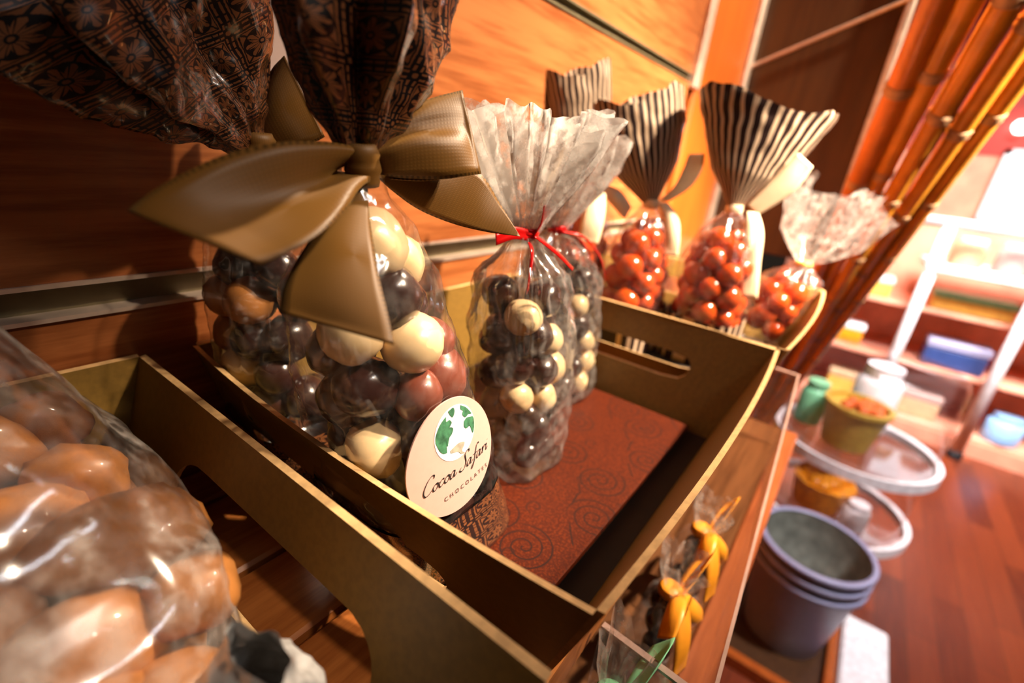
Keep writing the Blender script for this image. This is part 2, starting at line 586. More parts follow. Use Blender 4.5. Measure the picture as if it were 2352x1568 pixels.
# far wall, ceiling
B().box(11.6, 11.8, -9, 1.2, FZ, 0.75).make('wall_far', M['far'], kind='structure')
B().box(11.58, 11.8, -9, 1.2, 0.75, 4.9).make('wall_far_top', M['farred'], kind='structure')
B().box(-3, 14, -9, 1.2, 4.9, 5.0).make('ceiling', M['beige'], kind='structure')
wn = B().box(11.5, 11.58, -3.2, -1.45, -0.25, 0.78).make('window_1', M['win'], kind='structure')
fr = B()
for a in ((11.47, 11.6, -3.3, -3.2, -0.35, 0.86), (11.47, 11.6, -1.45, -1.37, -0.35, 0.86), (11.47, 11.6, -3.3, -1.37, -0.35, -0.25), (11.47, 11.6, -3.3, -1.37, 0.78, 0.86)):
    fr.box(*a)
fr.make('window_frame', M['whitep'], wn)

# ---------------------------------------------------------------- shelf of planks and the shelf below
sh = B()
ys = [0.17, 0.30, 0.495, 0.67, 0.88, 0.995]
for a, b_ in zip(ys, ys[1:]):
    sh.box(-1.3, 2.62, a + 0.006, b_ - 0.006, -0.755, -0.706, 0.006)
sh.box(-1.3, 2.62, 0.18, 0.99, -0.80, -0.755)
setp(sh.make('plank_shelf', M['plank'], base=(0.6, 0.99, -0.80)), 'orange-brown wooden plank shelf under the three cardboard trays', 'shelf')

ls = thing('lower_shelf', 'brown wooden shelf with a front strip below the trays, holding ribboned bags', 'shelf', (0.6, 0.99, -1.16))
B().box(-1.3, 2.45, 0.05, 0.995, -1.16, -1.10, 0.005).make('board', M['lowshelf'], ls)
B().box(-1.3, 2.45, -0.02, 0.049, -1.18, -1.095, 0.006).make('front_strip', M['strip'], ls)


# ---------------------------------------------------------------- cardboard trays
def panel(name, parent, A, Bp, Cp, Dp, bow, slot, th, n_out):
    """wall from bottom edge A-B to top edge D-C (A below D), bowed outwards at the top, with a stadium slot (cs, ct, ls, lt) in fractions"""
    A, Bp, Cp, Dp = map(Vector, (A, Bp, Cp, Dp))
    nrm = Vector(n_out).normalized()

    def pos(s, t, side):
        p = A.lerp(Bp, s).lerp(Dp.lerp(Cp, s), t)
        return p + nrm * (bow * 4 * s * (1 - s) * t + side * th)
    L = ((Bp - A).length + (Cp - Dp).length) / 2
    H = (Dp - A).length
    v, f, mi = [], [], []
    if slot:
        cs, ct, hl, hh = slot      # centre (fractions), half length and half height (units)
        N = 96
        inner, outer = [], []
        corners = [math.atan2((b - ct) * H, (a - cs) * L) for a in (0, 1) for b in (0, 1)]
        angs = sorted([2 * math.pi * k / N - math.pi for k in range(N)] + corners)
        N = len(angs)
        for a in angs:
            dx, dy = math.cos(a), math.sin(a)
            # stadium boundary
            if abs(dy) > 1e-9 and abs(dx * hh / abs(dy)) <= hl - hh:
                r = hh / abs(dy)
            else:
                c = hl - hh
                bq = dx * math.copysign(c, dx)
                r = bq + math.sqrt(max(0, bq * bq - c * c + hh * hh))
            inner.append((cs + r * dx / L, ct + r * dy / H))
            rr = []
            if dx > 1e-9: rr.append((1 - cs) * L / dx)
            if dx < -1e-9: rr.append(-cs * L / dx)
            if dy > 1e-9: rr.append((1 - ct) * H / dy)
            if dy < -1e-9: rr.append(-ct * H / dy)
            r = min(rr)
            outer.append((cs + r * dx / L, ct + r * dy / H))
        K = 7
        for side in (0, 1):
            for j in range(K):
                for k in range(N):
                    s = inner[k][0] + (outer[k][0] - inner[k][0]) * j / (K - 1)
                    t = inner[k][1] + (outer[k][1] - inner[k][1]) * j / (K - 1)
                    v.append(pos(s, t, side))
        off = K * N
        for side in (0, 1):
            for j in range(K - 1):
                for k in range(N):
                    q = [side * off + j * N + k, side * off + j * N + (k + 1) % N, side * off + (j + 1) * N + (k + 1) % N, side * off + (j + 1) * N + k]
                    f.append(tuple(q if side else q[::-1]))
                    mi.append(0)
        for j, fl in ((0, 0), (K - 1, 1)):
            for k in range(N):
                k2 = (k + 1) % N
                q = [j * N + k, j * N + k2, off + j * N + k2, off + j * N + k]
                f.append(tuple(q if fl else q[::-1]))
                mi.append(1)
    else:
        n, mm = 24, 6
        for side in (0, 1):
            for j in range(mm + 1):
                for i in range(n + 1):
                    v.append(pos(i / n, j / mm, side))
        off = (n + 1) * (mm + 1)
        for side in (0, 1):
            for j in range(mm):
                for i in range(n):
                    q = [side * off + j * (n + 1) + i, side * off + j * (n + 1) + i + 1, side * off + (j + 1) * (n + 1) + i + 1, side * off + (j + 1) * (n + 1) + i]
                    f.append(tuple(q if side else q[::-1]))
                    mi.append(0)
        ring = [i for i in range(n + 1)] + [j * (n + 1) + n for j in range(1, mm + 1)] + [mm * (n + 1) + i for i in range(n - 1, -1, -1)] + [j * (n + 1) for j in range(mm - 1, 0, -1)]
        for k in range(len(ring)):
            a, b_ = ring[k], ring[(k + 1) % len(ring)]
            f.append((a, b_, b_ + off, a + off))
            mi.append(1)
    return mesh(name, v, f, None, parent, smooth=False, mats=[M['kraft'], M['cardedge']], mi=mi)


def tray(label, x0, x1, y0, y1, zr, inset, bowx, slotl, slotr, bowf=0.02, group='cardboard trays on the shelf'):
    zb = -0.700
    t = thing('cardboard_tray', label, 'tray', ((x0 + x1) / 2, (y0 + y1) / 2, -0.705), group)
    xa, xb, ya, yb = x0 + inset, x1 - inset, y0 + inset, y1 - inset * 0.35
    th = 0.010
    panel('side_panel', t, (xa, yb, zb), (xa, ya, zb), (x0, y0, zr), (x0, y1, zr), bowx, slotl, th, (-1, 0, 0.2))
    panel('side_panel', t, (xb, ya, zb), (xb, yb, zb), (x1, y1, zr), (x1, y0, zr), bowx * 0.3, slotr, th, (1, 0, 0.2))
    panel('front_panel', t, (xa, ya, zb), (xb, ya, zb), (x1, y0, zr), (x0, y0, zr), bowf, None, th, (0, -1, 0.2))
    panel('back_panel', t, (xb, yb, zb), (xa, yb, zb), (x0, y1, zr), (x1, y1, zr), 0.0, None, th, (0, 1, 0.2))
    B().box(xa, xb, ya, yb, -0.705, zb).make('base', M['carddark'], t)
    return t


tray('olive cardboard tray with the bow-tied bag and the red-ribboned bags', 0.362, 1.405, 0.105, 0.978, -0.42, 0.085, 0.028, (0.45, 0.36, 0.27, 0.043), (0.52, 0.56, 0.27, 0.040))
tray('olive cardboard tray at left holding the bags of tan lumps', -0.80, 0.268, 0.105, 0.985, -0.42, 0.085, 0.0, (0.5, 0.42, 0.24, 0.07), (0.47, 0.44, 0.25, 0.078))
tray('olive cardboard tray at right holding the striped-top bags', 1.432, 2.44, 0.085, 0.978, -0.42, 0.085, 0.02, (0.5, 0.56, 0.26, 0.04), (0.5, 0.56, 0.26, 0.04))
setp(B().box(0.465, 1.300, 0.245, 0.90, -0.690, -0.672, 0.002).make('liner_board', M['swirl'], base=(0.88, 0.55, -0.69)), 'red-brown liner card printed with dark swirls in the middle tray', 'liner')
setp(B().box(1.53, 2.33, 0.20, 0.90, -0.690, -0.672, 0.002).make('liner_board', M['carddark'], base=(1.9, 0.55, -0.69)), 'dark liner card under the bags of orange-brown candies', 'liner')
setp(B().box(-0.70, 0.165, 0.215, 0.90, -0.690, -0.672, 0.002).make('liner_board', M['carddark'], base=(-0.25, 0.55, -0.69)), 'dark liner card under the bags of tan lumps', 'liner')


# ---------------------------------------------------------------- bags
def levels_at(lv, z):
    zs = [l[0] for l in lv]
    if z <= zs[0]: return lv[0][1:]
    for a, b_ in zip(lv, lv[1:]):
        if z <= b_[0]:
            t = (z - a[0]) / (b_[0] - a[0])
            t = t * t * (3 - 2 * t) * 0.5 + t * 0.5
            return tuple(a[i] + (b_[i] - a[i]) * t for i in range(1, 5))
    return lv[-1][1:]


def sup(th, ax, ay, n):
    c, s = math.cos(th), math.sin(th)
    return ax * math.copysign(abs(c) ** (2 / n), c), ay * math.copysign(abs(s) ** (2 / n), s)


def body_mesh(lv, z0, z1, nu=84, nv=56, crinkle=0.006, grow=0.0, seed=0, tile=0.050, bottom=True, pleat=0.0, freq=26):
    v, f, uv = [], [], []
    per = 2 * (lv[0][3] + lv[0][4]) * 1.8
    for j in range(nv + 1):
        z = z0 + (z1 - z0) * j / nv
        cx, cy, ax, ay = levels_at(lv, z)
        tt = (z - lv[0][0]) / (lv[-1][0] - lv[0][0])
        n = 4.0 - 1.8 * tt
        for i in range(nu):
            th = 2 * math.pi * i / nu
            x, y = sup(th, ax + grow, ay + grow, n)
            k = 1 + pleat * max(0, tt - 0.55) * math.cos(th * 18 + 2 * math.sin(3 * th))
            x, y = x * k, y * k
            q = (cx + x + seed, cy + y, z)
            fd = noise.voronoi(Vector((q[0] * freq, q[1] * freq, q[2] * freq * 0.75)))[0]
            d2 = noise.voronoi(Vector((q[0] * freq * 2.1 + 9, q[1] * freq * 2.1, q[2] * freq * 1.6)))[0]
            c = crinkle * ((fd[0] - 0.45) * 0.9 + (d2[0] - 0.45) * 0.4)
            l = math.hypot(x, y) + 1e-6
            v.append((cx + x + c * x / l, cy + y + c * y / l, z + c * 0.3))
            uv.append((i / nu * per / tile, (z - lv[0][0]) / tile))
    for j in range(nv):
        for i in range(nu):
            f.append((j * nu + i, j * nu + (i + 1) % nu, (j + 1) * nu + (i + 1) % nu, (j + 1) * nu + i))
    if bottom:
        f.append(tuple(range(nu - 1, -1, -1)))
    return v, f, uv


def flare_mesh(neck, axis, prof, flat=0.6, turn=0.0, pleats=9, amp=0.3, seed=1, nu=180, nv=44, pitch=0.052, ragged=0.01, stripe=None, fine=0.22, crumple=0.0):
    """gathered film above a tie: prof = [(height, half width)], flattened, folded into pleats"""
    rnd = random.Random(seed)
    ph = [rnd.uniform(0, 6.28) for _ in range(6)]
    ax = Vector(axis).normalized()
    a0 = Vector((math.cos(turn), math.sin(turn), 0))
    b0 = ax.cross(a0).normalized()
    a0 = b0.cross(ax).normalized()
    hs = [p[0] for p in prof]
    rs = [p[1] for p in prof]
    v, f, uv = [], [], []
    for j in range(nv + 1):
        t = j / nv
        for i in range(nu):
            th = 2 * math.pi * i / nu
            w_ = math.sin(pleats * th + ph[0] + 1.3 * math.sin(2 * th + ph[1]) + t * 0.5)
            w2 = math.sin((2 * pleats + 1) * th + ph[2] + 2 * math.sin(3 * th + ph[3]))
            top = hs[-1] * (1 + ragged * 4 * math.sin(3 * th + ph[4]) + ragged * w2)
            h = top * t
            r = float(np.interp(h, hs, rs)) if h <= hs[-1] else rs[-1]
            k = amp
            tri = 2 / math.pi * math.asin(max(-1, min(1, w_)))
            rr = r * (1 + k * tri + fine * k * w2 * (1 - t))
            x, y = rr * math.cos(th), rr * math.sin(th) * flat
            p = Vector(neck) + a0 * x + b0 * y + ax * h
            e = 0.006 * t
            if crumple:
                fd = noise.voronoi(Vector((p.x * 17 + seed, p.y * 17, p.z * 9)))[0]
                fe = noise.voronoi(Vector((p.x * 40 + seed, p.y * 40, p.z * 24)))[0]
                l_ = (a0 * math.cos(th) + b0 * math.sin(th))
                p += l_ * crumple * min(1, t * 6) * ((fd[0] - 0.45) + 0.35 * (fe[0] - 0.45))
            p += Vector((nz(p.x + seed, p.y, p.z, 22), nz(p.x, p.y + seed, p.z, 22), nz(p.x, p.y, p.z + seed, 22))) * e
            v.append(p)
            if stripe:
                uv.append((i / nu * stripe, h / pitch))
            else:
                uv.append((i / nu * 2 * math.pi * rs[-1] * 0.9 / pitch, h / pitch))
    for j in range(nv):
        for i in range(nu):
            f.append((j * nu + i, j * nu + (i + 1) % nu, (j + 1) * nu + (i + 1) % nu, (j + 1) * nu + i))
    if stripe or True:
        # wrap the seam with its own vertices so the print does not run backwards there
        n0 = len(v)
        for j in range(nv + 1):
            v.append(v[j * nu])
            uv.append(((stripe if stripe else 2 * math.pi * rs[-1] * 0.9 / pitch), uv[j * nu][1]))
        for j in range(nv):
            f[j * nu + nu - 1] = (j * nu + nu - 1, n0 + j, n0 + j + 1, (j + 1) * nu + nu - 1)
    return v, f, uv


def ribbon(e0, e1, nu=40, nv=10, bulge=0.0, wave=0.0, wk=3.0, crease=0.0, cs=0.5):
    """strip lofted between two edge curves; bulge lifts its middle"""
    a, b_ = cr(e0, nu + 1), cr(e1, nu + 1)
    v, f, uv = [], [], []
    L = float(np.linalg.norm(np.diff((a + b_) / 2, axis=0), axis=1).sum())
    for i in range(nu + 1):
        t = i / nu
        tn = (a[min(i + 1, nu)] - a[max(i - 1, 0)]) + (b_[min(i + 1, nu)] - b_[max(i - 1, 0)])
        n = np.cross(tn, b_[i] - a[i])
        n = n / (np.linalg.norm(n) + 1e-9)
        for j in range(nv + 1):
            s = j / nv
            off = bulge * math.sin(math.pi * s) * math.sin(math.pi * min(1, t * 1.05)) + wave * math.sin(wk * math.pi * s + 1.0) * math.exp(-4.5 * t) + crease * math.exp(-((s - cs) / 0.13) ** 2) * math.sin(math.pi * min(1, t * 0.9 + 0.1))
            p = a[i] * (1 - s) + b_[i] * s + n * off
            v.append(tuple(p))
            uv.append((t * L, s))
    for i in range(nu):
        for j in range(nv):
            f.append((i * (nv + 1) + j, (i + 1) * (nv + 1) + j, (i + 1) * (nv + 1) + j + 1, i * (nv + 1) + j + 1))
    return v, f, uv


def ribbon_part(name, parent, mat, *a, th=0.0016, **k):
    v, f, uv = ribbon(*a, **k)
    n = len(v)
    # give the ribbon its thickness
    vv = [Vector(p) for p in v]
    nr = [Vector((0, 0, 0)) for _ in vv]
    for q in f:
        c = (vv[q[1]] - vv[q[0]]).cross(vv[q[3]] - vv[q[0]])
        for i in q:
            nr[i] += c
    v2 = [tuple(p + (m_.normalized() if m_.length else m_) * th) for p, m_ in zip(vv, nr)]
    edge = {}
    for q in f:
        for i in range(4):
            e = (q[i], q[(i + 1) % 4])
            if (e[1], e[0]) in edge: edge.pop((e[1], e[0]))
            else: edge[e] = 1
    ff = [q[::-1] for q in f] + [tuple(i + n for i in q) for q in f] + [(e[0], e[1], e[1] + n, e[0] + n) for e in edge]
    return mesh(name, list(v) + v2, ff, mat, parent, uv=uv + uv)


def knot_part(parent, mat, c, ax, r, h):
    """ribbon wrapped round the gather"""
    c = Vector(c)
    ax = Vector(ax).normalized()
    a = ax.cross(Vector((0.3, 1, 0.1))).normalized()
    b_ = ax.cross(a)
    v, f, uv = [], [], []
    n, m_ = 24, 8
    for j in range(m_ + 1):
        t = j / m_ * 2 - 1
        rr = r * (1 + 0.22 * (1 - t * t)) + 0.0015 * math.sin(9 * t)
        for i in range(n):
            th = 2 * math.pi * i / n
            p = c + ax * (t * h) + (a * math.cos(th) + b_ * math.sin(th)) * rr
            v.append(tuple(p))
            uv.append((i / n * 0.2, j / m_))
    for j in range(m_):
        for i in range(n):
            f.append((j * n + i, j * n + (i + 1) % n, (j + 1) * n + (i + 1) % n, (j + 1) * n + i))
    f += [tuple(range(n - 1, -1, -1)), tuple(range(m_ * n, m_ * n + n))]
    return mesh('knot', v, f, mat, parent, uv=uv)


def pack(lv, n, r, ztop, seed, keep=None, iters=260, margin=0.35):
    """drop n balls of radius about r into a bag"""
    rnd = np.random.RandomState(seed)
    z0 = lv[0][0]
    pos = np.zeros((n, 3))
    rad = r * rnd.uniform(0.88, 1.1, n)
    for i in range(n):
        z = z0 + r + (ztop - z0) * (i + 0.5) / n
        cx, cy, ax, ay = levels_at(lv, z)
        pos[i] = (cx + rnd.uniform(-1, 1) * (ax - r) * 0.9, cy + rnd.uniform(-1, 1) * (ay - r) * 0.9, z)
    for it in range(iters):
        if it < iters * 0.8:
            pos[:, 2] -= 0.0012
        d = pos[:, None] - pos[None]
        dist = np.sqrt((d ** 2).sum(-1)) + 1e-9
        ov = np.maximum(0, (rad[:, None] + rad[None]) * 0.985 - dist)
        np.fill_diagonal(ov, 0)
        pos += (d / dist[..., None] * ov[..., None] * 0.32).sum(1)
        for i in range(n):
            cx, cy, ax, ay = levels_at(lv, pos[i, 2])
            dx, dy = pos[i, 0] - cx, pos[i, 1] - cy
            a_, b_ = max(ax - rad[i], 0.004), max(ay - rad[i], 0.004)
            q = ((abs(dx) / a_) ** 3 + (abs(dy) / b_) ** 3) ** (1 / 3)
            if q > 1:
                pos[i, 0] = cx + dx / q
                pos[i, 1] = cy + dy / q
            pos[i, 2] = max(pos[i, 2], z0 + rad[i] + 0.003)
    return pos, rad


def ico(r, sub=3):
    me = bpy.data.meshes.new('ball_source')
    import bmesh
    bm = bmesh.new()
    bmesh.ops.create_icosphere(bm, subdivisions=sub, radius=r)
    bm.to_mesh(me)
    bm.free()
    v = [tuple(p.co) for p in me.vertices]
    f = [tuple(p.vertices) for p in me.polygons]
    bpy.data.meshes.remove(me)
    return v, f


IV, IF = ico(1.0, 3)
PROTO = {}


def ball_proto(kind, mat, lump=0.05, seed=0, egg=0.08):
    if (kind, seed) not in PROTO:
        me = bpy.data.meshes.new(kind)
        vs = []
        for x, y, z in IV:
            k = 1 + lump * nz(x + seed, y, z, 1.3) + lump * 0.4 * nz(x, y + seed, z, 3.1)
            vs.append((x * k * (1 + egg), y * k * (1 - 0.1 * egg) * (1 + egg * 0.5 * x), z * k))
        me.from_pydata(vs, [], IF)
        me.materials.append(mat)
        me.polygons.foreach_set('use_smooth', [True] * len(me.polygons))
        PROTO[(kind, seed)] = bpy.data.objects.new(kind, me)
    return PROTO[(kind, seed)]


def put(kind, mat, p, r, rnd, label, cat, group, **k):
    o = ball_proto(kind, mat, **k).copy()
    COL.objects.link(o)
    o.location = P(*p)
    o.scale = (r * S,) * 3
    o.rotation_euler = (rnd.uniform(0, 6.28), rnd.uniform(0, 6.28), rnd.uniform(0, 6.28))
    return setp(o, label, cat, group)


def fill(lv, n, r, ztop, seed, mix, where, keep=None, lump=0.05, egg=0.08, spots=()):
    """mix = [(kind, material, share, look)]"""
    rnd = random.Random(seed)
    pos, rad = pack(lv, n, r, ztop, seed)
    order = sorted(range(n), key=lambda i: -pos[i, 2])
    chosen = {}
    for q, kk in spots:
        i = min((i for i in order if i not in chosen and pos[i, 2] <= ztop), key=lambda i: float(((pos[i] - np.array(q)) ** 2).sum()))
        chosen[i] = kk
        pos[i] = pos[i] * 0.6 + np.array(q) * 0.4
    for i in order:
        p = pos[i]
        u_ = rnd.random()
        s = rnd.randrange(3)
        cx, cy, ax, ay = levels_at(lv, p[2])
        if p[2] > ztop or min(ax, ay) < rad[i] * 0.95:
            continue
        if keep and not keep(p, cx, cy, ax, ay):
            continue
        for kind, mat, share, look in mix:
            u_ -= share
            if u_ <= 0:
                break
        if i in chosen:
            kind, mat, share, look = mix[chosen[i]]
        elif spots:
            kind, mat, share, look = mix[0]
        put(kind, mat, p, rad[i], rnd, '%s %s' % (look, where), 'chocolate' if 'candy' not in kind else 'candy', '%ss %s' % (kind.replace('_', ' '), where), lump=lump, seed=s, egg=egg)


def shell(p, cx, cy, ax, ay):
    """only what lies against the sides that face the aisle"""
    return (p[0] - cx) < 0.35 * ax or (p[1] - cy) < 0.2 * ay


# ---- the bow-tied bag in front
A_LOOP_L = ([(0.376,0.511,-0.026),(0.328,0.499,-0.021),(0.279,0.493,-0.022),(0.23,0.498,-0.035),(0.193,0.502,-0.053),(0.169,0.507,-0.069),(0.151,0.512,-0.086)],
  [(0.369,0.497,-0.06),(0.323,0.448,-0.076),(0.278,0.417,-0.091),(0.248,0.406,-0.101),(0.231,0.407,-0.108),(0.22,0.41,-0.113),(0.21,0.413,-0.117)])
A_LOOP_R = ([(0.398,0.505,-0.015),(0.421,0.508,0.01),(0.45,0.508,0.031),(0.484,0.498,0.047),(0.509,0.488,0.057),(0.524,0.479,0.063)],
  [(0.395,0.491,-0.04),(0.41,0.475,-0.045),(0.434,0.459,-0.046),(0.46,0.441,-0.044),(0.485,0.427,-0.038),(0.505,0.42,-0.034)])
A_TAIL_R = ([(0.414,0.515,-0.034),(0.457,0.509,-0.035),(0.505,0.485,-0.036),(0.544,0.456,-0.036),(0.568,0.431,-0.076),(0.582,0.402,-0.115)],
  [(0.412,0.507,-0.05),(0.436,0.508,-0.067),(0.468,0.493,-0.089),(0.506,0.464,-0.105),(0.548,0.434,-0.114),(0.582,0.401,-0.116)])
A_TAIL_L = ([(0.385,0.492,-0.061),(0.362,0.46,-0.086),(0.337,0.421,-0.111),(0.316,0.385,-0.138),(0.3,0.353,-0.163),(0.287,0.328,-0.184)],
  [(0.374,0.508,-0.061),(0.335,0.488,-0.089),(0.295,0.473,-0.113),(0.267,0.46,-0.135),(0.247,0.447,-0.154),(0.235,0.434,-0.171)])
B_LOOP_R = ([(0.435,0.868,-0.035),(0.452,0.868,0.001),(0.47,0.857,0.049),(0.485,0.848,0.083),(0.492,0.839,0.098)],
  [(0.439,0.852,-0.049),(0.458,0.826,-0.045),(0.481,0.798,-0.038),(0.497,0.78,-0.029),(0.512,0.766,-0.016)])

LA = [(-0.668, 0.535, 0.510, 0.128, 0.132), (-0.50, 0.475, 0.512, 0.122, 0.136), (-0.32, 0.425, 0.512, 0.108, 0.116),
      (-0.20, 0.398, 0.512, 0.094, 0.100), (-0.11, 0.390, 0.512, 0.060, 0.062), (-0.045, 0.388, 0.512, 0.020, 0.020)]
bagA = thing('chocolate_gift_bag', 'tall clear bag with brown bow and pink globe sticker, front of the middle tray', 'bag', (0.535, 0.51, -0.67), 'bow-tied bags in the middle tray')
v, f, uv = body_mesh(LA, -0.540, -0.04, crinkle=0.014, seed=0, bottom=False)
mesh('clear_body', v, f, M['cello'], bagA, uv=uv)
v, f, uv = body_mesh(LA, -0.669, -0.535, nv=14, crinkle=0.004, grow=0.003, seed=0)
mesh('patterned_base', v, f, M['tile'], bagA, uv=uv)
v, f, uv = flare_mesh((0.388, 0.512, -0.04), (0.03, 0.02, 1), [(0, 0.016), (0.03, 0.026), (0.06, 0.046), (0.10, 0.068), (0.15, 0.084), (0.22, 0.092), (0.30, 0.094)], flat=0.7, turn=-0.3, pleats=5, amp=0.34, seed=3, crumple=0.034)
mesh('patterned_top', v, f, M['tile'], bagA, uv=uv)
bowA = bagA
ribbon_part('bow_loop', bowA, M['ribbon'], *A_LOOP_L, bulge=-0.024, wave=0.022, wk=2.6, crease=0.006, cs=0.62)
ribbon_part('bow_loop', bowA, M['ribbon'], [(x + 0.02, y + 0.05, z - 0.012) for x, y, z in A_LOOP_L[0]][:-1] + [A_LOOP_L[0][-1]], [(x + 0.02, y + 0.05, z - 0.012) for x, y, z in A_LOOP_L[1]][:-1] + [A_LOOP_L[1][-1]], bulge=0.015)
ribbon_part('bow_loop', bowA, M['ribbon'], *A_LOOP_R, bulge=-0.026, wave=0.014, wk=2.4, crease=0.020, cs=0.42)
ribbon_part('bow_loop', bowA, M['ribbon'], [(x + 0.012, y + 0.04, z - 0.006) for x, y, z in A_LOOP_R[0]][:-1] + [A_LOOP_R[0][-1]], [(x + 0.012, y + 0.04, z - 0.006) for x, y, z in A_LOOP_R[1]][:-1] + [A_LOOP_R[1][-1]], bulge=0.015)
ribbon_part('bow_tail', bowA, M['ribbon'], *A_TAIL_R, bulge=-0.004)
ribbon_part('bow_tail', bowA, M['ribbon'], *A_TAIL_L, bulge=-0.008)
knot_part(bowA, M['ribbon'], (0.384, 0.500, -0.037), (0.10, 0.02, -1), 0.017, 0.024)


def visA(p, cx, cy, ax, ay):
    return (p[0] - cx) < 0.1 * ax or (p[1] - cy) < 0.05 * ay


fill([(a, b_, c, d - 0.012, e - 0.012) for a, b_, c, d, e in LA], 78, 0.040, -0.10, 5,
     [('dark_chocolate_ball', M['choc'], 0.66, 'glossy dark chocolate ball'), ('cream_chocolate_ball', M['white'], 0.20, 'cream white chocolate ball'), ('red_brown_chocolate_ball', M['milk'], 0.14, 'red-brown milk chocolate ball')],
     'inside the bow-tied front bag', visA, lump=0.08, egg=0.10,
     spots=[((0.427, 0.430, -0.226), 1), ((0.376, 0.460, -0.137), 1), ((0.455, 0.465, -0.150), 1), ((0.330, 0.460, -0.215), 1), ((0.365, 0.465, -0.437), 1), ((0.498, 0.435, -0.318), 2), ((0.500, 0.450, -0.284), 2), ((0.440, 0.425, -0.300), 2)])

# sticker: egg-shaped label, printed globe and lettering
SO, SR, SU, SN = Vector((0.4455, 0.3785, -0.376)), Vector((0.992, 0.005, 0.129)), Vector((-0.127, 0.178, 0.976)), Vector((-0.02, -0.98, 0.18))


def stk(a, b_, lift=0.0):
    return SO + SR * a + SU * b_ + SN * (lift - 0.9 * a * a)


def flat_poly(pts, lift, back=None):
    """fan-filled flat shape on the sticker"""
    c = (sum(p[0] for p in pts) / len(pts), sum(p[1] for p in pts) / len(pts))
    v, f = [stk(*c, lift)], []
    K = 6
    n = len(pts)
    for k in range(1, K + 1):
        for p in pts:
            v.append(stk(c[0] + (p[0] - c[0]) * k / K, c[1] + (p[1] - c[1]) * k / K, lift))
    for i in range(n):
        f.append((0, 1 + i, 1 + (i + 1) % n))
    for k in range(K - 1):
        for i in range(n):
            a, b_ = 1 + k * n + i, 1 + k * n + (i + 1) % n
            f.append((a, a + n, b_ + n, b_))
    return v, f


egg = []
for k in range(72):
    th = 2 * math.pi * k / 72
    egg.append((-0.009 + 0.084 * math.sin(th) * (1 - 0.07 * math.cos(th)), 0.087 * math.cos(th) - 0.034))
v, f = flat_poly(egg, 0.0)
n = len(v)
v2 = [(p[0], p[1] + 0.002, p[2]) for p in v]
rim = list(range(n - 72, n))
f2 = f + [tuple(i + n for i in q[::-1]) for q in f] + [(rim[i], rim[(i + 1) % 72], rim[(i + 1) % 72] + n, rim[i] + n) for i in range(72)]
sticker = mesh('sticker', list(v) + v2, f2, M['label'], bagA, smooth=False, label='egg-shaped pink sticker with globe and script lettering')
GC = (0.0, 0.0)
disc = [(GC[0] + 0.0400 * math.sin(2 * math.pi * k / 48), GC[1] + 0.0410 * math.cos(2 * math.pi * k / 48)) for k in range(48)]
mesh('globe_disc', *flat_poly(disc, 0.0006), M['lwhite'], sticker)
LAND_N = [(-0.95, 0.10), (-0.90, 0.32), (-0.70, 0.58), (-0.50, 0.72), (-0.32, 0.78), (-0.38, 0.62), (-0.20, 0.60), (-0.12, 0.45), (-0.28, 0.40), (-0.36, 0.28), (-0.24, 0.34), (-0.10, 0.22), (-0.20, 0.06), (-0.34, -0.02), (-0.44, -0.20), (-0.48, -0.28), (-0.58, -0.22), (-0.66, -0.34), (-0.56, -0.48), (-0.72, -0.44), (-0.86, -0.24)]
LAND_G = [(-0.20, 0.92), (0.06, 0.95), (0.10, 0.78), (-0.02, 0.62), (-0.12, 0.72)]
LAND_E = [(0.42, 0.86), (0.66, 0.66), (0.82, 0.44), (0.90, 0.28), (0.74, 0.34), (0.60, 0.30), (0.50, 0.36), (0.44, 0.50), (0.52, 0.62), (0.40, 0.70)]
LAND_A = [(0.46, 0.20), (0.62, 0.26), (0.80, 0.20), (0.96, 0.12), (0.97, -0.12), (0.90, -0.36), (0.80, -0.46), (0.78, -0.26), (0.70, -0.12), (0.52, -0.12), (0.42, 0.02)]
LAND_S = [(-0.40, -0.50), (-0.20, -0.46), (0.04, -0.44), (0.30, -0.54), (0.26, -0.66), (0.14, -0.78), (0.16, -0.90), (0.24, -0.96), (0.06, -0.90), (-0.06, -0.74), (-0.26, -0.66), (-0.40, -0.60)]


def land(name, pts, mat):
    q = cr([(a, b_) for a, b_ in pts] + [pts[0]], len(pts) * 4)[:-1]
    return mesh(name, *flat_poly([(GC[0] + a * 0.0400, GC[1] + b_ * 0.0410) for a, b_ in q], 0.0011), mat, sticker)


for L in (LAND_N, LAND_G, LAND_E, LAND_A):
    land('globe_continent', L, M['lgreen'])
land('globe_continent', LAND_S, M['lgrey'])

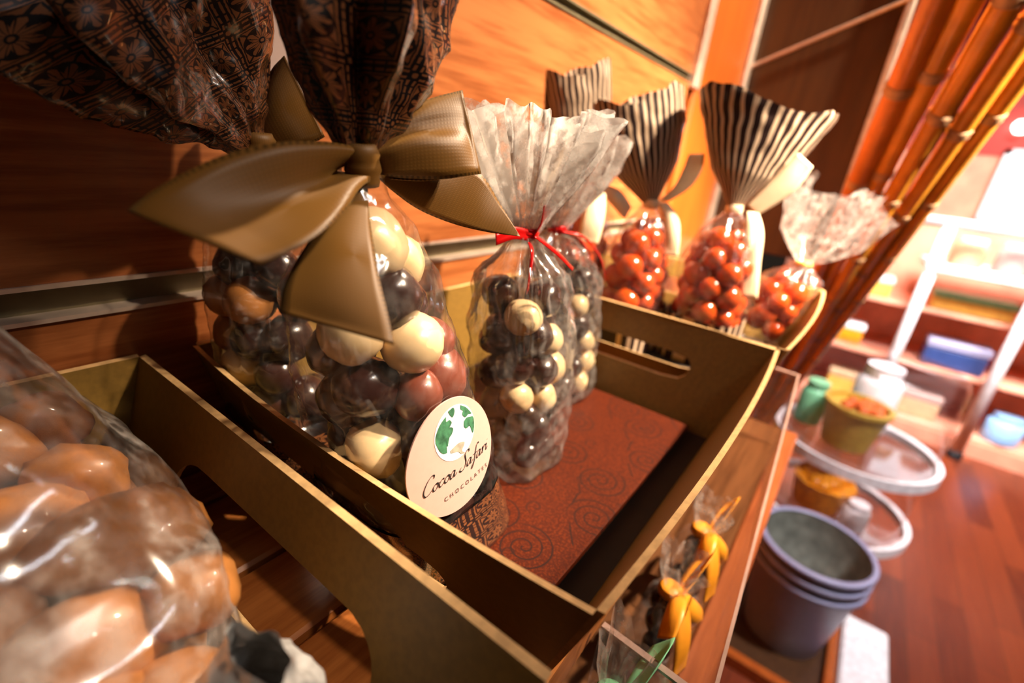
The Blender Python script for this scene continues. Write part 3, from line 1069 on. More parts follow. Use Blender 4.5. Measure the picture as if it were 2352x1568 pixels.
# script lettering drawn with a broad pen: strokes in x-heights, upright, slanted later
G = {
    'C': ([[(1.25, 2.0), (1.30, 2.35), (1.0, 2.55), (0.55, 2.2), (0.2, 1.4), (0.12, 0.6), (0.4, 0.02), (0.85, 0.02), (1.3, 0.45)]], 1.35),
    'o': ([[(0.55, 1.0), (0.2, 0.75), (0.12, 0.3), (0.35, 0.0), (0.68, 0.2), (0.78, 0.7), (0.58, 1.0), (0.62, 0.82), (0.95, 0.8)]], 0.92),
    'c': ([[(0.68, 0.8), (0.62, 1.0), (0.35, 0.9), (0.12, 0.45), (0.25, 0.02), (0.5, 0.05), (0.85, 0.4)]], 0.80),
    'a': ([[(0.72, 0.9), (0.45, 1.0), (0.15, 0.6), (0.15, 0.1), (0.35, 0.02), (0.62, 0.45), (0.74, 0.95), (0.68, 0.4), (0.72, 0.05), (0.9, 0.1), (1.1, 0.4)]], 1.02),
    'S': ([[(1.35, 2.15), (1.3, 2.5), (0.95, 2.55), (0.7, 2.1), (0.85, 1.5), (1.0, 0.85), (0.85, 0.15), (0.4, -0.1), (0.05, 0.2), (0.25, 0.55)]], 1.25),
    'f': ([[(0.95, 2.15), (0.85, 2.4), (0.6, 2.1), (0.5, 1.2), (0.45, 0.0), (0.3, -0.8), (0.1, -0.95), (0.15, -0.5), (0.55, 0.05)], [(0.15, 1.0), (0.5, 1.02), (0.9, 1.08)]], 0.80),
    'r': ([[(0.1, 0.6), (0.3, 1.0), (0.28, 0.5), (0.25, 0.0), (0.35, 0.6), (0.6, 1.0), (0.78, 0.9)]], 0.75),
    'i': ([[(0.1, 0.6), (0.3, 1.0), (0.25, 0.4), (0.35, 0.03), (0.6, 0.35)], [(0.36, 1.45), (0.40, 1.55)]], 0.55),
}


def script(word, x0, y0, xh, slant, track, rise, wide):
    v, f = [], []
    x = x0
    for ch in word:
        if ch == ' ':
            x += 0.55 * xh * wide
            continue
        strokes, adv = G[ch]
        for st in strokes:
            pts = cr(st, len(st) * 7)
            q = [((p[0] * wide + p[1] * slant) * xh, p[1] * xh) for p in pts]
            n = len(v)
            pen = (math.cos(0.5) * xh * 0.085, math.sin(0.5) * xh * 0.085)
            for i, (a, b_) in enumerate(q):
                ta, tb = q[min(i + 1, len(q) - 1)], q[max(i - 1, 0)]
                d = (ta[0] - tb[0], ta[1] - tb[1])
                l = math.hypot(*d) + 1e-9
                nx, ny = -d[1] / l, d[0] / l
                wd = abs(nx * pen[0] + ny * pen[1]) + 0.028 * xh
                a += x
                b_ += y0 + (x - x0) * rise
                v.append(stk(a + nx * wd, b_ + ny * wd, 0.0011))
                v.append(stk(a - nx * wd, b_ - ny * wd, 0.0011))
            for i in range(len(q) - 1):
                f.append((n + 2 * i, n + 2 * i + 1, n + 2 * i + 3, n + 2 * i + 2))
        x += adv * xh * track * wide
    mesh('script_lettering', v, f, M['ink'], sticker, smooth=False)


script('Cocoa Safari', -0.076, -0.063, 0.0096, 0.40, 0.94, 0.0, 1.36)

fc = bpy.data.curves.new('letters', 'FONT')
fc.body = 'CHOCOLATES'
fc.size = 1
fc.space_character = 1.75
fc.resolution_u = 3
fo = bpy.data.objects.new('letters', fc)
COL.objects.link(fo)
bpy.context.view_layer.update()
tm = fo.evaluated_get(bpy.context.evaluated_depsgraph_get()).to_mesh()
tv = [tuple(p.co) for p in tm.vertices]
tf = [tuple(p.vertices) for p in tm.polygons]
wd = max(p[0] for p in tv)
bpy.data.objects.remove(fo)
bpy.data.curves.remove(fc)
k = 0.094 / wd
mesh('small_lettering', [stk(-0.042 + p[0] * k, -0.091 + p[1] * k, 0.0011) for p in tv], tf, M['ink'], sticker, smooth=False)

# ---- its twin behind
LB = [(-0.668, 0.500, 0.815, 0.125, 0.115), (-0.45, 0.480, 0.835, 0.125, 0.118), (-0.28, 0.465, 0.840, 0.118, 0.112),
      (-0.14, 0.445, 0.840, 0.085, 0.085), (-0.05, 0.440, 0.840, 0.020, 0.020)]
bagB = thing('chocolate_gift_bag', 'bow-tied bag in the shadowed back corner, behind the bag with the pink sticker', 'bag', (0.50, 0.83, -0.67), 'bow-tied bags in the middle tray')
v, f, uv = body_mesh(LB, -0.540, -0.045, crinkle=0.014, seed=3, bottom=False)
mesh('clear_body', v, f, M['cello'], bagB, uv=uv)
v, f, uv = body_mesh(LB, -0.669, -0.535, nv=14, crinkle=0.004, grow=0.003, seed=3)
mesh('patterned_base', v, f, M['tile'], bagB, uv=uv)
v, f, uv = flare_mesh((0.435, 0.840, -0.045), (-0.68, -0.02, 1), [(0, 0.020), (0.03, 0.036), (0.07, 0.075), (0.12, 0.110), (0.18, 0.135), (0.26, 0.15)], flat=0.5, turn=0.1, pleats=6, amp=0.36, seed=8, crumple=0.040)
mesh('patterned_top', v, f, M['tile'], bagB, uv=uv)
ribbon_part('bow_loop', bagB, M['ribbon'], *B_LOOP_R, bulge=-0.012)
ribbon_part('bow_loop', bagB, M['ribbon'], [(x + 0.01, y + 0.035, z - 0.004) for x, y, z in B_LOOP_R[0]][:-1] + [B_LOOP_R[0][-1]], [(x + 0.01, y + 0.035, z - 0.004) for x, y, z in B_LOOP_R[1]][:-1] + [B_LOOP_R[1][-1]], bulge=0.012)
knot_part(bagB, M['ribbon'], (0.437, 0.835, -0.042), (0, 0, -1), 0.022, 0.022)
fill([(a, b_, c, d - 0.010, e - 0.010) for a, b_, c, d, e in LB], 62, 0.041, -0.14, 9,
     [('dark_chocolate_ball', M['choc'], 0.55, 'dark chocolate ball'), ('cream_chocolate_ball', M['white'], 0.28, 'cream chocolate ball'), ('tan_chocolate_ball', M['caramel'], 0.17, 'tan chocolate ball')],
     'inside the bow-tied bag in the back corner', lambda p, cx, cy, ax, ay: (p[0] - cx) < -0.05 * ax and p[2] > -0.55, lump=0.06, egg=0.10,
     spots=[((0.370, 0.920, -0.277), 2), ((0.385, 0.830, -0.290), 2), ((0.365, 0.920, -0.367), 2), ((0.385, 0.870, -0.415), 1)])


# ---- clear bags tied with red ribbon
def red_bag(label, lv, neck, axis, prof, turn, seed, n, where, vis, tails, spots):
    t = thing('clear_candy_bag', label, 'bag', (lv[0][1], lv[0][2], -0.67), 'clear bags tied with red ribbon')
    v, f, uv = body_mesh(lv, lv[0][0], lv[-1][0], crinkle=0.024, seed=seed, pleat=0.35, freq=18)
    mesh('clear_body', v, f, M['cellob'], t, uv=uv)
    v, f, uv = flare_mesh(neck, axis, prof, flat=0.6, turn=turn, pleats=15, amp=0.30, seed=seed, ragged=0.02)
    mesh('pleated_top', v, f, M['cellow'], t, uv=uv)
    knot_part(t, M['red'], neck, (0, 0.05, 1), prof[0][1] * 0.95, 0.010)
    for e in tails:
        pts = cr(e, 16)
        wv = np.array((0.012, 0.006, 0.0)) if abs(e[-1][2] - e[0][2]) > 0.05 else np.array((0.0, 0.002, 0.010))
        ribbon_part('ribbon_tail', t, M['red'], [tuple(p - wv) for p in pts], [tuple(p + wv) for p in pts], nu=24, nv=3, bulge=0.003)
    fill([(a, b_, c, d - 0.010, e - 0.010) for a, b_, c, d, e in lv], n, 0.036, lv[-1][0] - 0.10, seed,
         [('dark_chocolate_ball', M['choc'], 0.55, 'dark chocolate ball'), ('cream_chocolate_ball', M['white'], 0.45, 'cream chocolate ball')], where, vis, lump=0.02, egg=0.0, spots=[(q, 1) for q in spots])
    return t


LC = [(-0.668, 0.835, 0.520, 0.105, 0.095), (-0.48, 0.815, 0.515, 0.105, 0.098), (-0.32, 0.780, 0.510, 0.098, 0.095), (-0.22, 0.755, 0.505, 0.075, 0.075), (-0.145, 0.740, 0.500, 0.024, 0.024)]
red_bag('clear bag tied with red ribbon, beside the pink-stickered bag', LC, (0.740, 0.50, -0.140), (-0.06, 0.0, 1), [(0, 0.022), (0.03, 0.036), (0.08, 0.070), (0.14, 0.105), (0.195, 0.130)], -0.55, 21, 46, 'in the red-ribboned bag beside the stickered bag',
        lambda p, cx, cy, ax, ay: (p[0] - cx) < 0.3 * ax or (p[1] - cy) < 0.3 * ay,
        [[(0.725, 0.480, -0.150), (0.715, 0.465, -0.165), (0.712, 0.462, -0.20), (0.712, 0.462, -0.238)],
         [(0.735, 0.475, -0.140), (0.79, 0.455, -0.175), (0.83, 0.44, -0.205)],
         [(0.730, 0.480, -0.140), (0.69, 0.49, -0.135), (0.655, 0.50, -0.145)],
         [(0.742, 0.478, -0.140), (0.748, 0.470, -0.115), (0.742, 0.466, -0.085)]],
        [(0.735, 0.470, -0.476), (0.818, 0.462, -0.494), (0.861, 0.475, -0.426), (0.720, 0.450, -0.300), (0.808, 0.470, -0.351)])
LD = [(-0.668, 1.200, 0.640, 0.110, 0.105), (-0.45, 1.170, 0.640, 0.112, 0.105), (-0.32, 1.150, 0.640, 0.100, 0.100), (-0.23, 1.120, 0.645, 0.070, 0.070), (-0.185, 1.100, 0.645, 0.024, 0.024)]
red_bag('clear bag tied with red ribbon, farther one near the handle slot of the divider', LD, (1.100, 0.645, -0.180), (0.03, 0.0, 1), [(0, 0.022), (0.04, 0.045), (0.10, 0.085), (0.16, 0.115), (0.22, 0.130)], -0.6, 33, 46, 'in the farther red-ribboned bag',
        lambda p, cx, cy, ax, ay: (p[0] - cx) > -0.5 * ax and (p[1] - cy) < 0.5 * ay or p[2] > -0.3,
        [[(1.08, 0.620, -0.180), (1.13, 0.585, -0.19), (1.19, 0.555, -0.245), (1.23, 0.545, -0.31)],
         [(1.08, 0.620, -0.180), (1.15, 0.60, -0.205), (1.20, 0.59, -0.25)]],
        [(1.097, 0.58, -0.319), (1.24, 0.57, -0.480), (1.26, 0.56, -0.58), (1.199, 0.55, -0.620), (1.164, 0.575, -0.379)])


# ---- striped-top bags of orange-brown candies
def stripe_bag(label, c, neckz, axis, prof, turn, seed, n, where, vis, h=0.125):
    lv = [(-0.668, c[0], c[1], 0.160, h * 0.96), (-0.42, c[0], c[1], 0.170, h), (neckz - 0.20, c[0], c[1], 0.155, h * 0.98), (neckz - 0.09, c[0], c[1], 0.095, h * 0.7), (neckz, c[0], c[1], 0.022, 0.022)]
    t = thing('striped_candy_bag', label, 'bag', (c[0], c[1], -0.67), 'striped-top bags in the right tray')
    v, f, uv = body_mesh(lv, -0.668, neckz, crinkle=0.008, seed=seed, pleat=0.3)
    mesh('clear_body', v, f, M['cello'], t, uv=uv)
    v, f, uv = body_mesh(lv, -0.669, -0.50, nv=10, crinkle=0.003, grow=0.003, seed=seed)
    mesh('striped_base', v, f, M['stripe'], t, uv=[(a * 0.9, b_) for a, b_ in uv])
    v, f, uv = flare_mesh((c[0], c[1], neckz), axis, prof, flat=0.45, turn=turn, pleats=3, amp=0.05, fine=0.02, seed=seed, stripe=36, ragged=0.012)
    mesh('striped_top', v, f, M['stripe'], t, uv=uv)
    fill([(a, b_, cc, d - 0.008, e - 0.008) for a, b_, cc, d, e in lv], n, 0.045, neckz - 0.085, seed,
         [('orange_brown_candy', M['candy'], 1.0, 'glossy orange-brown candy ball')], where, vis, lump=0.02, egg=0.0)
    # cream ribbon: knot, standing loop, hanging tails
    x, y, z = c[0], c[1], neckz
    knot_part(t, M['cream'], (x, y, z), (0, 0, 1), 0.024, 0.016)
    return t


def strip(t, mat, pts, wv, name='ribbon_tail', bulge=0.012):
    p = cr(pts, 14)
    w0 = np.array(wv, float)
    wd = [w0 * (0.35 + 0.65 * math.sin(math.pi * min(1.0, 0.12 + 0.62 * i / 13))) for i in range(14)]
    return ribbon_part(name, t, mat, [tuple(a - b_) for a, b_ in zip(p, wd)], [tuple(a + b_) for a, b_ in zip(p, wd)], nu=24, nv=6, bulge=bulge)


front = lambda p, cx, cy, ax, ay: p[2] > -0.56 and ((p[0] - cx) < 0.1 * ax or (p[1] - cy) < 0.0 or p[2] > -0.34)
tE = stripe_bag('grey striped-top bag with cream ribbon at the back of the right tray against the wall', (1.66, 0.872), -0.10, (-0.18, 0.20, 1), [(0, 0.022), (0.05, 0.05), (0.12, 0.088), (0.25, 0.108), (0.375, 0.122)], -0.75, 41, 84, 'in the rearmost striped-top bag', front, 0.102)
strip(tE, M['cream'], [(1.615, 0.800, -0.105), (1.575, 0.785, -0.16), (1.55, 0.775, -0.215), (1.54, 0.770, -0.275)], (0.022, -0.032, 0.0))
strip(tE, M['cream'], [(1.64, 0.790, -0.10), (1.66, 0.750, -0.125), (1.69, 0.71, -0.170)], (0.01, -0.006, 0.026), 'ribbon_loop')
tF = stripe_bag('brown striped-top bag in the middle of the three striped ones', (1.75, 0.655), -0.13, (-0.16, 0.28, 1), [(0, 0.022), (0.05, 0.060), (0.12, 0.115), (0.25, 0.158), (0.35, 0.160)], -0.75, 43, 84, 'in the middle striped-top bag', front, 0.112)
strip(tF, M['cream'], [(1.755, 0.615, -0.120), (1.760, 0.580, -0.165), (1.755, 0.560, -0.225), (1.755, 0.545, -0.295)], (0.016, -0.026, 0.0))
strip(tF, M['cream'], [(1.765, 0.615, -0.115), (1.785, 0.570, -0.06), (1.790, 0.550, 0.0), (1.780, 0.545, 0.05)], (0.018, -0.026, 0.004), 'ribbon_loop')
tG = stripe_bag('striped-top bag with the widest fan and long cream ribbon, at the tray front', (1.915, 0.41), -0.115, (0.06, -0.04, 1), [(0, 0.022), (0.05, 0.068), (0.12, 0.140), (0.25, 0.215), (0.34, 0.262)], -0.72, 47, 88, 'in the front striped-top bag', front, 0.134)
strip(tG, M['cream'], [(1.915, 0.350, -0.110), (1.930, 0.310, -0.055), (1.940, 0.270, 0.005), (1.945, 0.240, 0.070)], (-0.012, 0.032, 0.022), 'ribbon_loop')
strip(tG, M['cream'], [(1.905, 0.345, -0.115), (1.900, 0.320, -0.18), (1.900, 0.305, -0.28), (1.905, 0.275, -0.41)], (0.018, -0.028, 0.0))
strip(tG, M['cream'], [(1.895, 0.350, -0.115), (1.880, 0.335, -0.16), (1.870, 0.330, -0.215), (1.885, 0.335, -0.27)], (0.012, -0.018, 0.0), 'ribbon_loop')

# ---- plain clear bag in the right tray's front corner
LH = [(-0.668, 2.215, 0.250, 0.12, 0.085), (-0.46, 2.215, 0.215, 0.132, 0.105), (-0.36, 2.17, 0.190, 0.12, 0.100), (-0.285, 2.15, 0.165, 0.03, 0.03)]
bagH = thing('clear_candy_bag', 'clear bag with an open fan of plain film, front corner of the right tray', 'bag', (2.14, 0.215, -0.67))
v, f, uv = body_mesh(LH, -0.668, -0.285, crinkle=0.014, seed=51, pleat=0.3)
mesh('clear_body', v, f, M['cello'], bagH, uv=uv)
v, f, uv = flare_mesh((2.15, 0.165, -0.285), (0.0, -0.22, 1), [(0, 0.025), (0.04, 0.075), (0.10, 0.135), (0.20, 0.165), (0.27, 0.185)], flat=0.55, turn=-0.9, pleats=5, amp=0.35, seed=53, ragged=0.03)
mesh('film_top', v, f, M['cellon'], bagH, uv=uv)
knot_part(bagH, M['yellow'], (2.15, 0.165, -0.285), (0, 0, 1), 0.026, 0.008)
fill([(a, b_, c, d - 0.012, e - 0.012) for a, b_, c, d, e in LH], 32, 0.045, -0.38, 55, [('red_brown_candy', M['candy'], 1.0, 'red-brown candy ball')], 'in the clear bag at the tray corner', lambda p, cx, cy, ax, ay: p[2] > -0.57, lump=0.03, egg=0.0)

# ---- big bag of tan lumps close to the lens
rnd = random.Random(4)
LUMPS = [((0.122, 0.565, -0.452), 0.060, (1.45, 0.95, 0.9), 'M'), ((0.145, 0.455, -0.470), 0.040, (1.1, 1, 1), 'M'), ((0.045, 0.650, -0.470), 0.072, (1.2, 1, 1), 'M'),
         ((0.125, 0.700, -0.445), 0.048, (1.1, 0.9, 0.9), 'D'), ((0.120, 0.840, -0.430), 0.050, (1.0, 0.9, 1), 'M'), ((0.035, 0.790, -0.420), 0.060, (1.2, 0.9, 0.9), 'M'),
         ((0.060, 0.480, -0.490), 0.060, (1.2, 1, 0.9), 'D'), ((0.100, 0.385, -0.520), 0.050, (1.1, 1, 0.9), 'D'), ((-0.010, 0.540, -0.470), 0.062, (1.1, 1, 1), 'M'),
         ((0.030, 0.405, -0.520), 0.058, (1.2, 1, 1), 'M'), ((0.130, 0.760, -0.530), 0.060, (1, 1, 1), 'D'), ((0.120, 0.640, -0.555), 0.060, (1, 1, 1), 'M'), ((0.110, 0.530, -0.585), 0.060, (1, 1, 1), 'D'), ((0.030, 0.58, -0.60), 0.065, (1, 1, 1), 'M'), ((0.05, 0.70, -0.60), 0.065, (1, 1, 1), 'M'), ((0.04, 0.45, -0.62), 0.05, (1, 1, 1), 'M')]
LI = [(-0.668, 0.010, 0.58, 0.125, 0.24), (-0.52, 0.025, 0.60, 0.142, 0.28), (-0.42, 0.025, 0.63, 0.148, 0.27), (-0.34, 0.005, 0.68, 0.125, 0.22), (-0.24, -0.01, 0.70, 0.090, 0.15), (-0.15, -0.02, 0.71, 0.03, 0.03)]
bagI = thing('clear_candy_bag', 'large hazy film bag of tan chocolate lumps, close in the left corner', 'bag', (0.04, 0.58, -0.67))
v, f, uv = body_mesh(LI, -0.668, -0.15, crinkle=0.014, seed=61, freq=18)
mesh('clear_body', v, f, M['cellon'], bagI, uv=uv)
v, f, uv = flare_mesh((-0.02, 0.71, -0.15), (-0.10, -0.02, 1), [(0, 0.03), (0.05, 0.06), (0.12, 0.085), (0.22, 0.10)], flat=0.6, turn=0.4, pleats=6, amp=0.3, seed=63, ragged=0.03)
mesh('film_top', v, f, M['cellon'], bagI, uv=uv)
knot_part(bagI, M['beige'], (-0.02, 0.71, -0.15), (0, 0, 1), 0.03, 0.01)
for p, r, sc, c in LUMPS:
    p = (p[0] - 0.018, p[1], p[2])
    o = put('chocolate_lump', M['caramel'], p, r, rnd, 'tan chocolate lump inside the large hazy bag at left', 'chocolate', 'tan chocolate lumps in the large hazy bag', lump=0.22, seed=rnd.randrange(3), egg=0.05)
    o.rotation_euler = (rnd.uniform(-0.3, 0.3), rnd.uniform(-0.3, 0.3), rnd.uniform(-0.7, -0.1))
    o.scale = tuple(r * S * k for k in sc)
# silvery bag lying in front of it
LK = [(-0.668, 0.10, 0.310, 0.050, 0.05), (-0.58, 0.11, 0.308, 0.060, 0.055), (-0.47, 0.118, 0.305, 0.050, 0.045), (-0.405, 0.122, 0.30, 0.012, 0.035)]
v, f, uv = body_mesh(LK, -0.668, -0.405, crinkle=0.020, seed=71, freq=30)
mesh('foil_bag', v, f, plain('silver_film', (0.85, 0.82, 0.80), 0.28, 0.45, 0.2, 0.3, 120), base=(0.09, 0.335, -0.668), uv=uv, label='small silvery film packet at the bottom left edge of the left tray', cat='bag')

# ---- small card on the wall between the two bows
setp(B().box(0.46, 0.72, 0.982, 0.994, 0.045, 0.42, 0.003).make('wall_card', M['card'], base=(0.59, 0.99, 0.045)), 'grey-pink card on the wood wall between the two patterned bag tops', 'card')

# ---------------------------------------------------------------- acrylic bin and its bags
bn = thing('acrylic_bin', 'clear acrylic bin front below the trays, edges catching light', 'bin', (1.4, 0.05, -1.10))
fp0, fp1 = (0.45, -0.036), (2.26, 0.053)


def wallbox(p, q, z0, z1, th):
    d = Vector((q[0] - p[0], q[1] - p[1], 0)).normalized()
    n_ = Vector((-d.y, d.x, 0)) * th
    v = []
    for z in (z0, z1):
        for a in (p, q):
            for s in (0, 1):
                v.append((a[0] + n_.x * s, a[1] + n_.y * s, z))
    return v, [(0, 1, 3, 2), (4, 6, 7, 5), (0, 2, 6, 4), (1, 5, 7, 3), (0, 4, 5, 1), (2, 3, 7, 6)]


B().add(*wallbox(fp0, fp1, -1.094, -0.753, 0.008)).make('front_panel', M['acr'], bn)
B().add(*wallbox(fp0, fp1, -0.7518, -0.750, 0.006)).make('front_edge', M['acredge'], bn)
B().add(*wallbox((0.625, 0.0), (0.635, 0.165), -1.094, -0.762, 0.012)).make('divider', M['acr'], bn)
B().add(*wallbox((0.625, 0.0), (0.635, 0.165), -0.756, -0.750, 0.012)).make('divider_edge', M['acredge'], bn)
B().add(*wallbox((2.26, 0.062), (2.27, 0.165), -1.094, -0.762, 0.012)).make('end_panel', M['acr'], bn)
B().add(*wallbox((2.26, 0.062), (2.27, 0.165), -0.762, -0.752, 0.012)).make('end_edge', M['acredge'], bn)


def ribbon_bag(label, c, mat, seed, group, top, zn=-0.885, k=1.3, wx=0.11):
    lv = [(-1.098, c[0], c[1], wx * 0.95, 0.055), (zn - 0.115, c[0], c[1], wx, 0.058), (zn - 0.045, c[0], c[1], wx * 0.75, 0.05), (zn, c[0], c[1], 0.02, 0.02)]
    t = thing('ribboned_candy_bag', label, 'bag', (c[0], c[1], -1.098), group)
    v, f, uv = body_mesh(lv, -1.098, zn, nu=60, nv=36, crinkle=0.013, seed=seed)
    mesh('clear_body', v, f, M['cello'], t, uv=uv)
    v, f, uv = flare_mesh((c[0], c[1], zn), (0.1, -0.1, 1), [(0, 0.02), (0.04, 0.045), (0.10, 0.07)], flat=0.6, turn=0.6, pleats=6, amp=0.3, seed=seed, nu=90, nv=16, ragged=0.03)
    mesh('film_top', v, f, M['cellon'], t, uv=uv)
    x, y, z = c[0], c[1] - 0.02, zn + 0.003
    knot_part(t, mat, (x, y + 0.02, z), (0, 0, 1), 0.022, 0.012)
    for nm, e, wv in top:
        strip(t, mat, [(x + a * k, y + b_ * k * 0.8, z + d * k) for a, b_, d in e], [q * k for q in wv], nm)
    fill([(a, b_, cc, d - 0.012, e - 0.012) for a, b_, cc, d, e in lv], 22, 0.034, zn - 0.06, seed, [('dark_chocolate_ball', M['choc'], 1.0, 'dark chocolate ball')], 'in the ' + group, lambda p, cx, cy, ax, ay: p[1] < cy + 0.01, lump=0.05)


BOW = [('ribbon_loop', [(0, 0, 0), (0.06, -0.01, 0.03), (0.115, -0.015, 0.02)], (0.004, -0.015, 0.020)), ('ribbon_loop', [(0, 0, 0), (-0.06, -0.01, 0.03), (-0.11, -0.015, 0.015)], (-0.004, -0.014, 0.014)),
       ('ribbon_tail', [(0, -0.005, 0), (-0.03, -0.035, -0.05), (-0.045, -0.05, -0.11)], (0.024, -0.006, 0.0)), ('ribbon_tail', [(0, -0.005, 0), (0.03, -0.035, -0.05), (0.06, -0.045, -0.10)], (0.024, -0.006, 0.0))]
ribbon_bag('small clear bag with orange ribbon, nearer one in the acrylic bin', (0.92, 0.115), M['orange'], 81, 'nearer orange-ribboned bag', BOW)
ribbon_bag('small clear bag with orange ribbon, farther one in the acrylic bin', (1.17, 0.118), M['orange'], 83, 'farther orange-ribboned bag', BOW)
ribbon_bag('small clear bag with mint green ribbon at the bottom edge, left of the acrylic divider', (0.545, 0.105), M['green'], 85, 'mint-ribboned bag', BOW, -0.785, 1.15, 0.07)

# ---------------------------------------------------------------- bamboo canes
rnd = random.Random(11)
TOP = [((2.255, 0.105, 0.60), 'bambood', 0.050), ((2.265, 0.030, 0.58), 'bamboo', 0.042), ((2.290, -0.060, 0.56), 'bamboo', 0.044), ((2.330, -0.145, 0.55), 'bamboo', 0.040), ((2.40, -0.215, 0.55), 'bamboo', 0.034), ((2.36, 0.035, 0.60), 'bambood', 0.040)]
for k, (tp, mt, r) in enumerate(TOP):
    a = Vector(tp) + Vector((0.05, -0.075, 0)) + (Vector(tp) - Vector((4.45, 0.15, -1.68))) * 0.08
    b_ = Vector((4.40 + 0.07 * (k % 2), 0.295 - 0.040 * (k if k < 5 else 0.5) , -1.68))
    e = b_ + (b_ - a) * ((FZ - b_.z) / (b_.z - a.z))
    names = ['leftmost thick bamboo cane beside the dark partition', 'bamboo cane second from the dark partition', 'bamboo cane third from the dark partition', 'bamboo cane fourth from the dark partition', 'thin outermost bamboo cane, farthest from the dark partition', 'bamboo cane tucked behind the first and second canes']
    t = thing('bamboo_cane', names[k], 'bamboo', tuple(e), 'bamboo canes leaning beside the partition')
    L = (e - a).length
    n_ = 90
    pts, rad, nodes = [], [], []
    o_ = rnd.uniform(0, 0.3)
    for i in range(n_ + 1):
        s = i / n_
        pts.append(a.lerp(e, s))
        rad.append(r * (1 - 0.62 * s))
    B().tube(pts, rad, 14).make('cane', M[mt], t, smooth=True)
    s = o_
    while s < L:
        c = a.lerp(e, s / L)
        rr = r * (1 - 0.62 * s / L)
        d = (e - a).normalized()
        B().tube([c - d * 0.022, c - d * 0.012, c, c + d * 0.012, c + d * 0.022], [rr * 1.0, rr * 1.14, rr * 1.04, rr * 1.14, rr * 1.0], 14).make('cane_node', M['node'], t, smooth=True)
        s += 0.42 + rnd.uniform(-0.05, 0.05)
# thin diagonal acrylic brace on the partition
setp(B().tube([(3.86, 0.99, 0.66), (3.86, 0.20, 1.02)], 0.012, 8).make('brace_rod', M['edge'], base=(3.86, 0.6, 0.66)), 'thin pinkish rod running diagonally across the dark partition', 'rod')

# ---------------------------------------------------------------- nested grey buckets on a low crate
cr_ = thing('low_crate', 'low wooden frame crate under the grey buckets', 'crate', (3.95, -0.50, FZ))
for nm, a in (('side_rail', (3.35, 4.55, -0.82, -0.75)), ('side_rail', (3.35, 4.55, 0.0, 0.08)), ('end_rail', (3.35, 3.43, -0.75, 0.0)), ('end_rail', (4.47, 4.55, -0.75, 0.0))):
    B().box(a[0], a[1], a[2], a[3], FZ, FZ + 0.12, 0.01).make(nm, M['post'], cr_)
B().box(3.43, 4.47, -0.75, 0.0, FZ, FZ + 0.04).make('bottom_board', M['dark'], cr_)
BL = ['grey plastic bucket at the bottom of the nested stack', 'grey plastic bucket nested second in the stack', 'topmost grey plastic bucket of the nested stack, empty']
for k in range(3):
    z0 = FZ + 0.045 + 0.095 * k
    t = thing('plastic_bucket', BL[k], 'bucket', (4.0, -0.41, z0), 'nested grey buckets')
    B().lathe([(0.000, 0), (0.292, 0), (0.297, 0.02), (0.391, 0.72), (0.397, 0.72), (0.397, 0.74)], (4.0, -0.41, z0), 56, caps=False).make('outside', M['bucket'], t, smooth=True)
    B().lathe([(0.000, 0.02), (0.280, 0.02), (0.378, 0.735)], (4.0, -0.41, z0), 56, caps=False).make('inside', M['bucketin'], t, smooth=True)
    B().lathe([(0.378, 0.735), (0.378, 0.75), (0.415, 0.75), (0.419, 0.738), (0.419, 0.705), (0.408, 0.70), (0.404, 0.735)], (4.0, -0.41, z0), 56, closed=True).make('rim', M['bucket'], t, smooth=True)
setp(B().box(3.30, 4.50, -1.17, -0.84, FZ, FZ + 0.12, 0.02).make('white_patch_block', M['whitep'], base=(3.95, -1.0, FZ)), 'white block standing in for a bright floor patch right of the grey buckets', 'block')  # added block standing in for a bright patch on the floor

# ---------------------------------------------------------------- tiered clear stand behind the buckets
CX, CY = 5.5, -0.50
st = thing('tiered_stand', 'round clear tiered stand with frosted rims behind the grey buckets', 'stand', (CX, CY, FZ))
for z, r in ((-3.10, 0.66), (-2.36, 0.66)):
    B().lathe([(0, z), (r, z), (r, z + 0.02), (0, z + 0.02)], (CX, CY, 0), 48).make('tier', M['acr'], st, smooth=False)
    B().lathe([(r, z - 0.03), (r + 0.05, z - 0.04), (r + 0.05, z + 0.06), (r, z + 0.05)], (CX, CY, 0), 48, closed=True).make('tier_rim', M['whitep'], st, smooth=False)
B().lathe([(0.64, -2.30), (0.64, -1.55), (0.60, -1.45), (0.0, -1.40)], (CX, CY, 0), 48, caps=False).make('dome', M['acr'], st, smooth=True)
B().lathe([(0.62, -3.04), (0.62, -2.40)], (CX, CY, 0), 48, caps=False).make('lower_sleeve', M['acr'], st, smooth=True)
B().lathe([(0.0, FZ), (0.5, FZ), (0.5, FZ + 0.03), (0.06, FZ + 0.08), (0.05, -3.11), (0.0, -3.11)], (CX, CY, 0), 40).make('foot', M['acr'], st, smooth=True)
pot = thing('sweet_pot', 'olive-yellow pot topped with rust-red sweets on the upper tier', 'pot', (5.4, -0.42, -2.335))
B().lathe([(0, 0), (0.20, 0), (0.27, 0.40), (0.29, 0.40), (0.29, 0.44), (0.25, 0.44), (0.25, 0.40), (0, 0.38)], (5.4, -0.42, -2.335), 32).make('pot_body', M['pot'], pot, smooth=False)
b = B()
for k in range(26):
    a, q = rnd.uniform(0, 6.28), rnd.uniform(0, 0.2)
    b.add([(5.4 + q * math.cos(a) + x * 0.06, -0.42 + q * math.sin(a) + y * 0.06, -1.92 + z * 0.05) for x, y, z in IV[:42]], ico(1, 2)[1] if False else [])
tv, tf = ico(1, 1)
b = B()
for k in range(26):
    a, q = rnd.uniform(0, 6.28), rnd.uniform(0, 0.2)
    b.add([(5.4 + q * math.cos(a) + x * 0.06, -0.42 + q * math.sin(a) + y * 0.06, -1.91 + z * 0.05) for x, y, z in tv], tf)
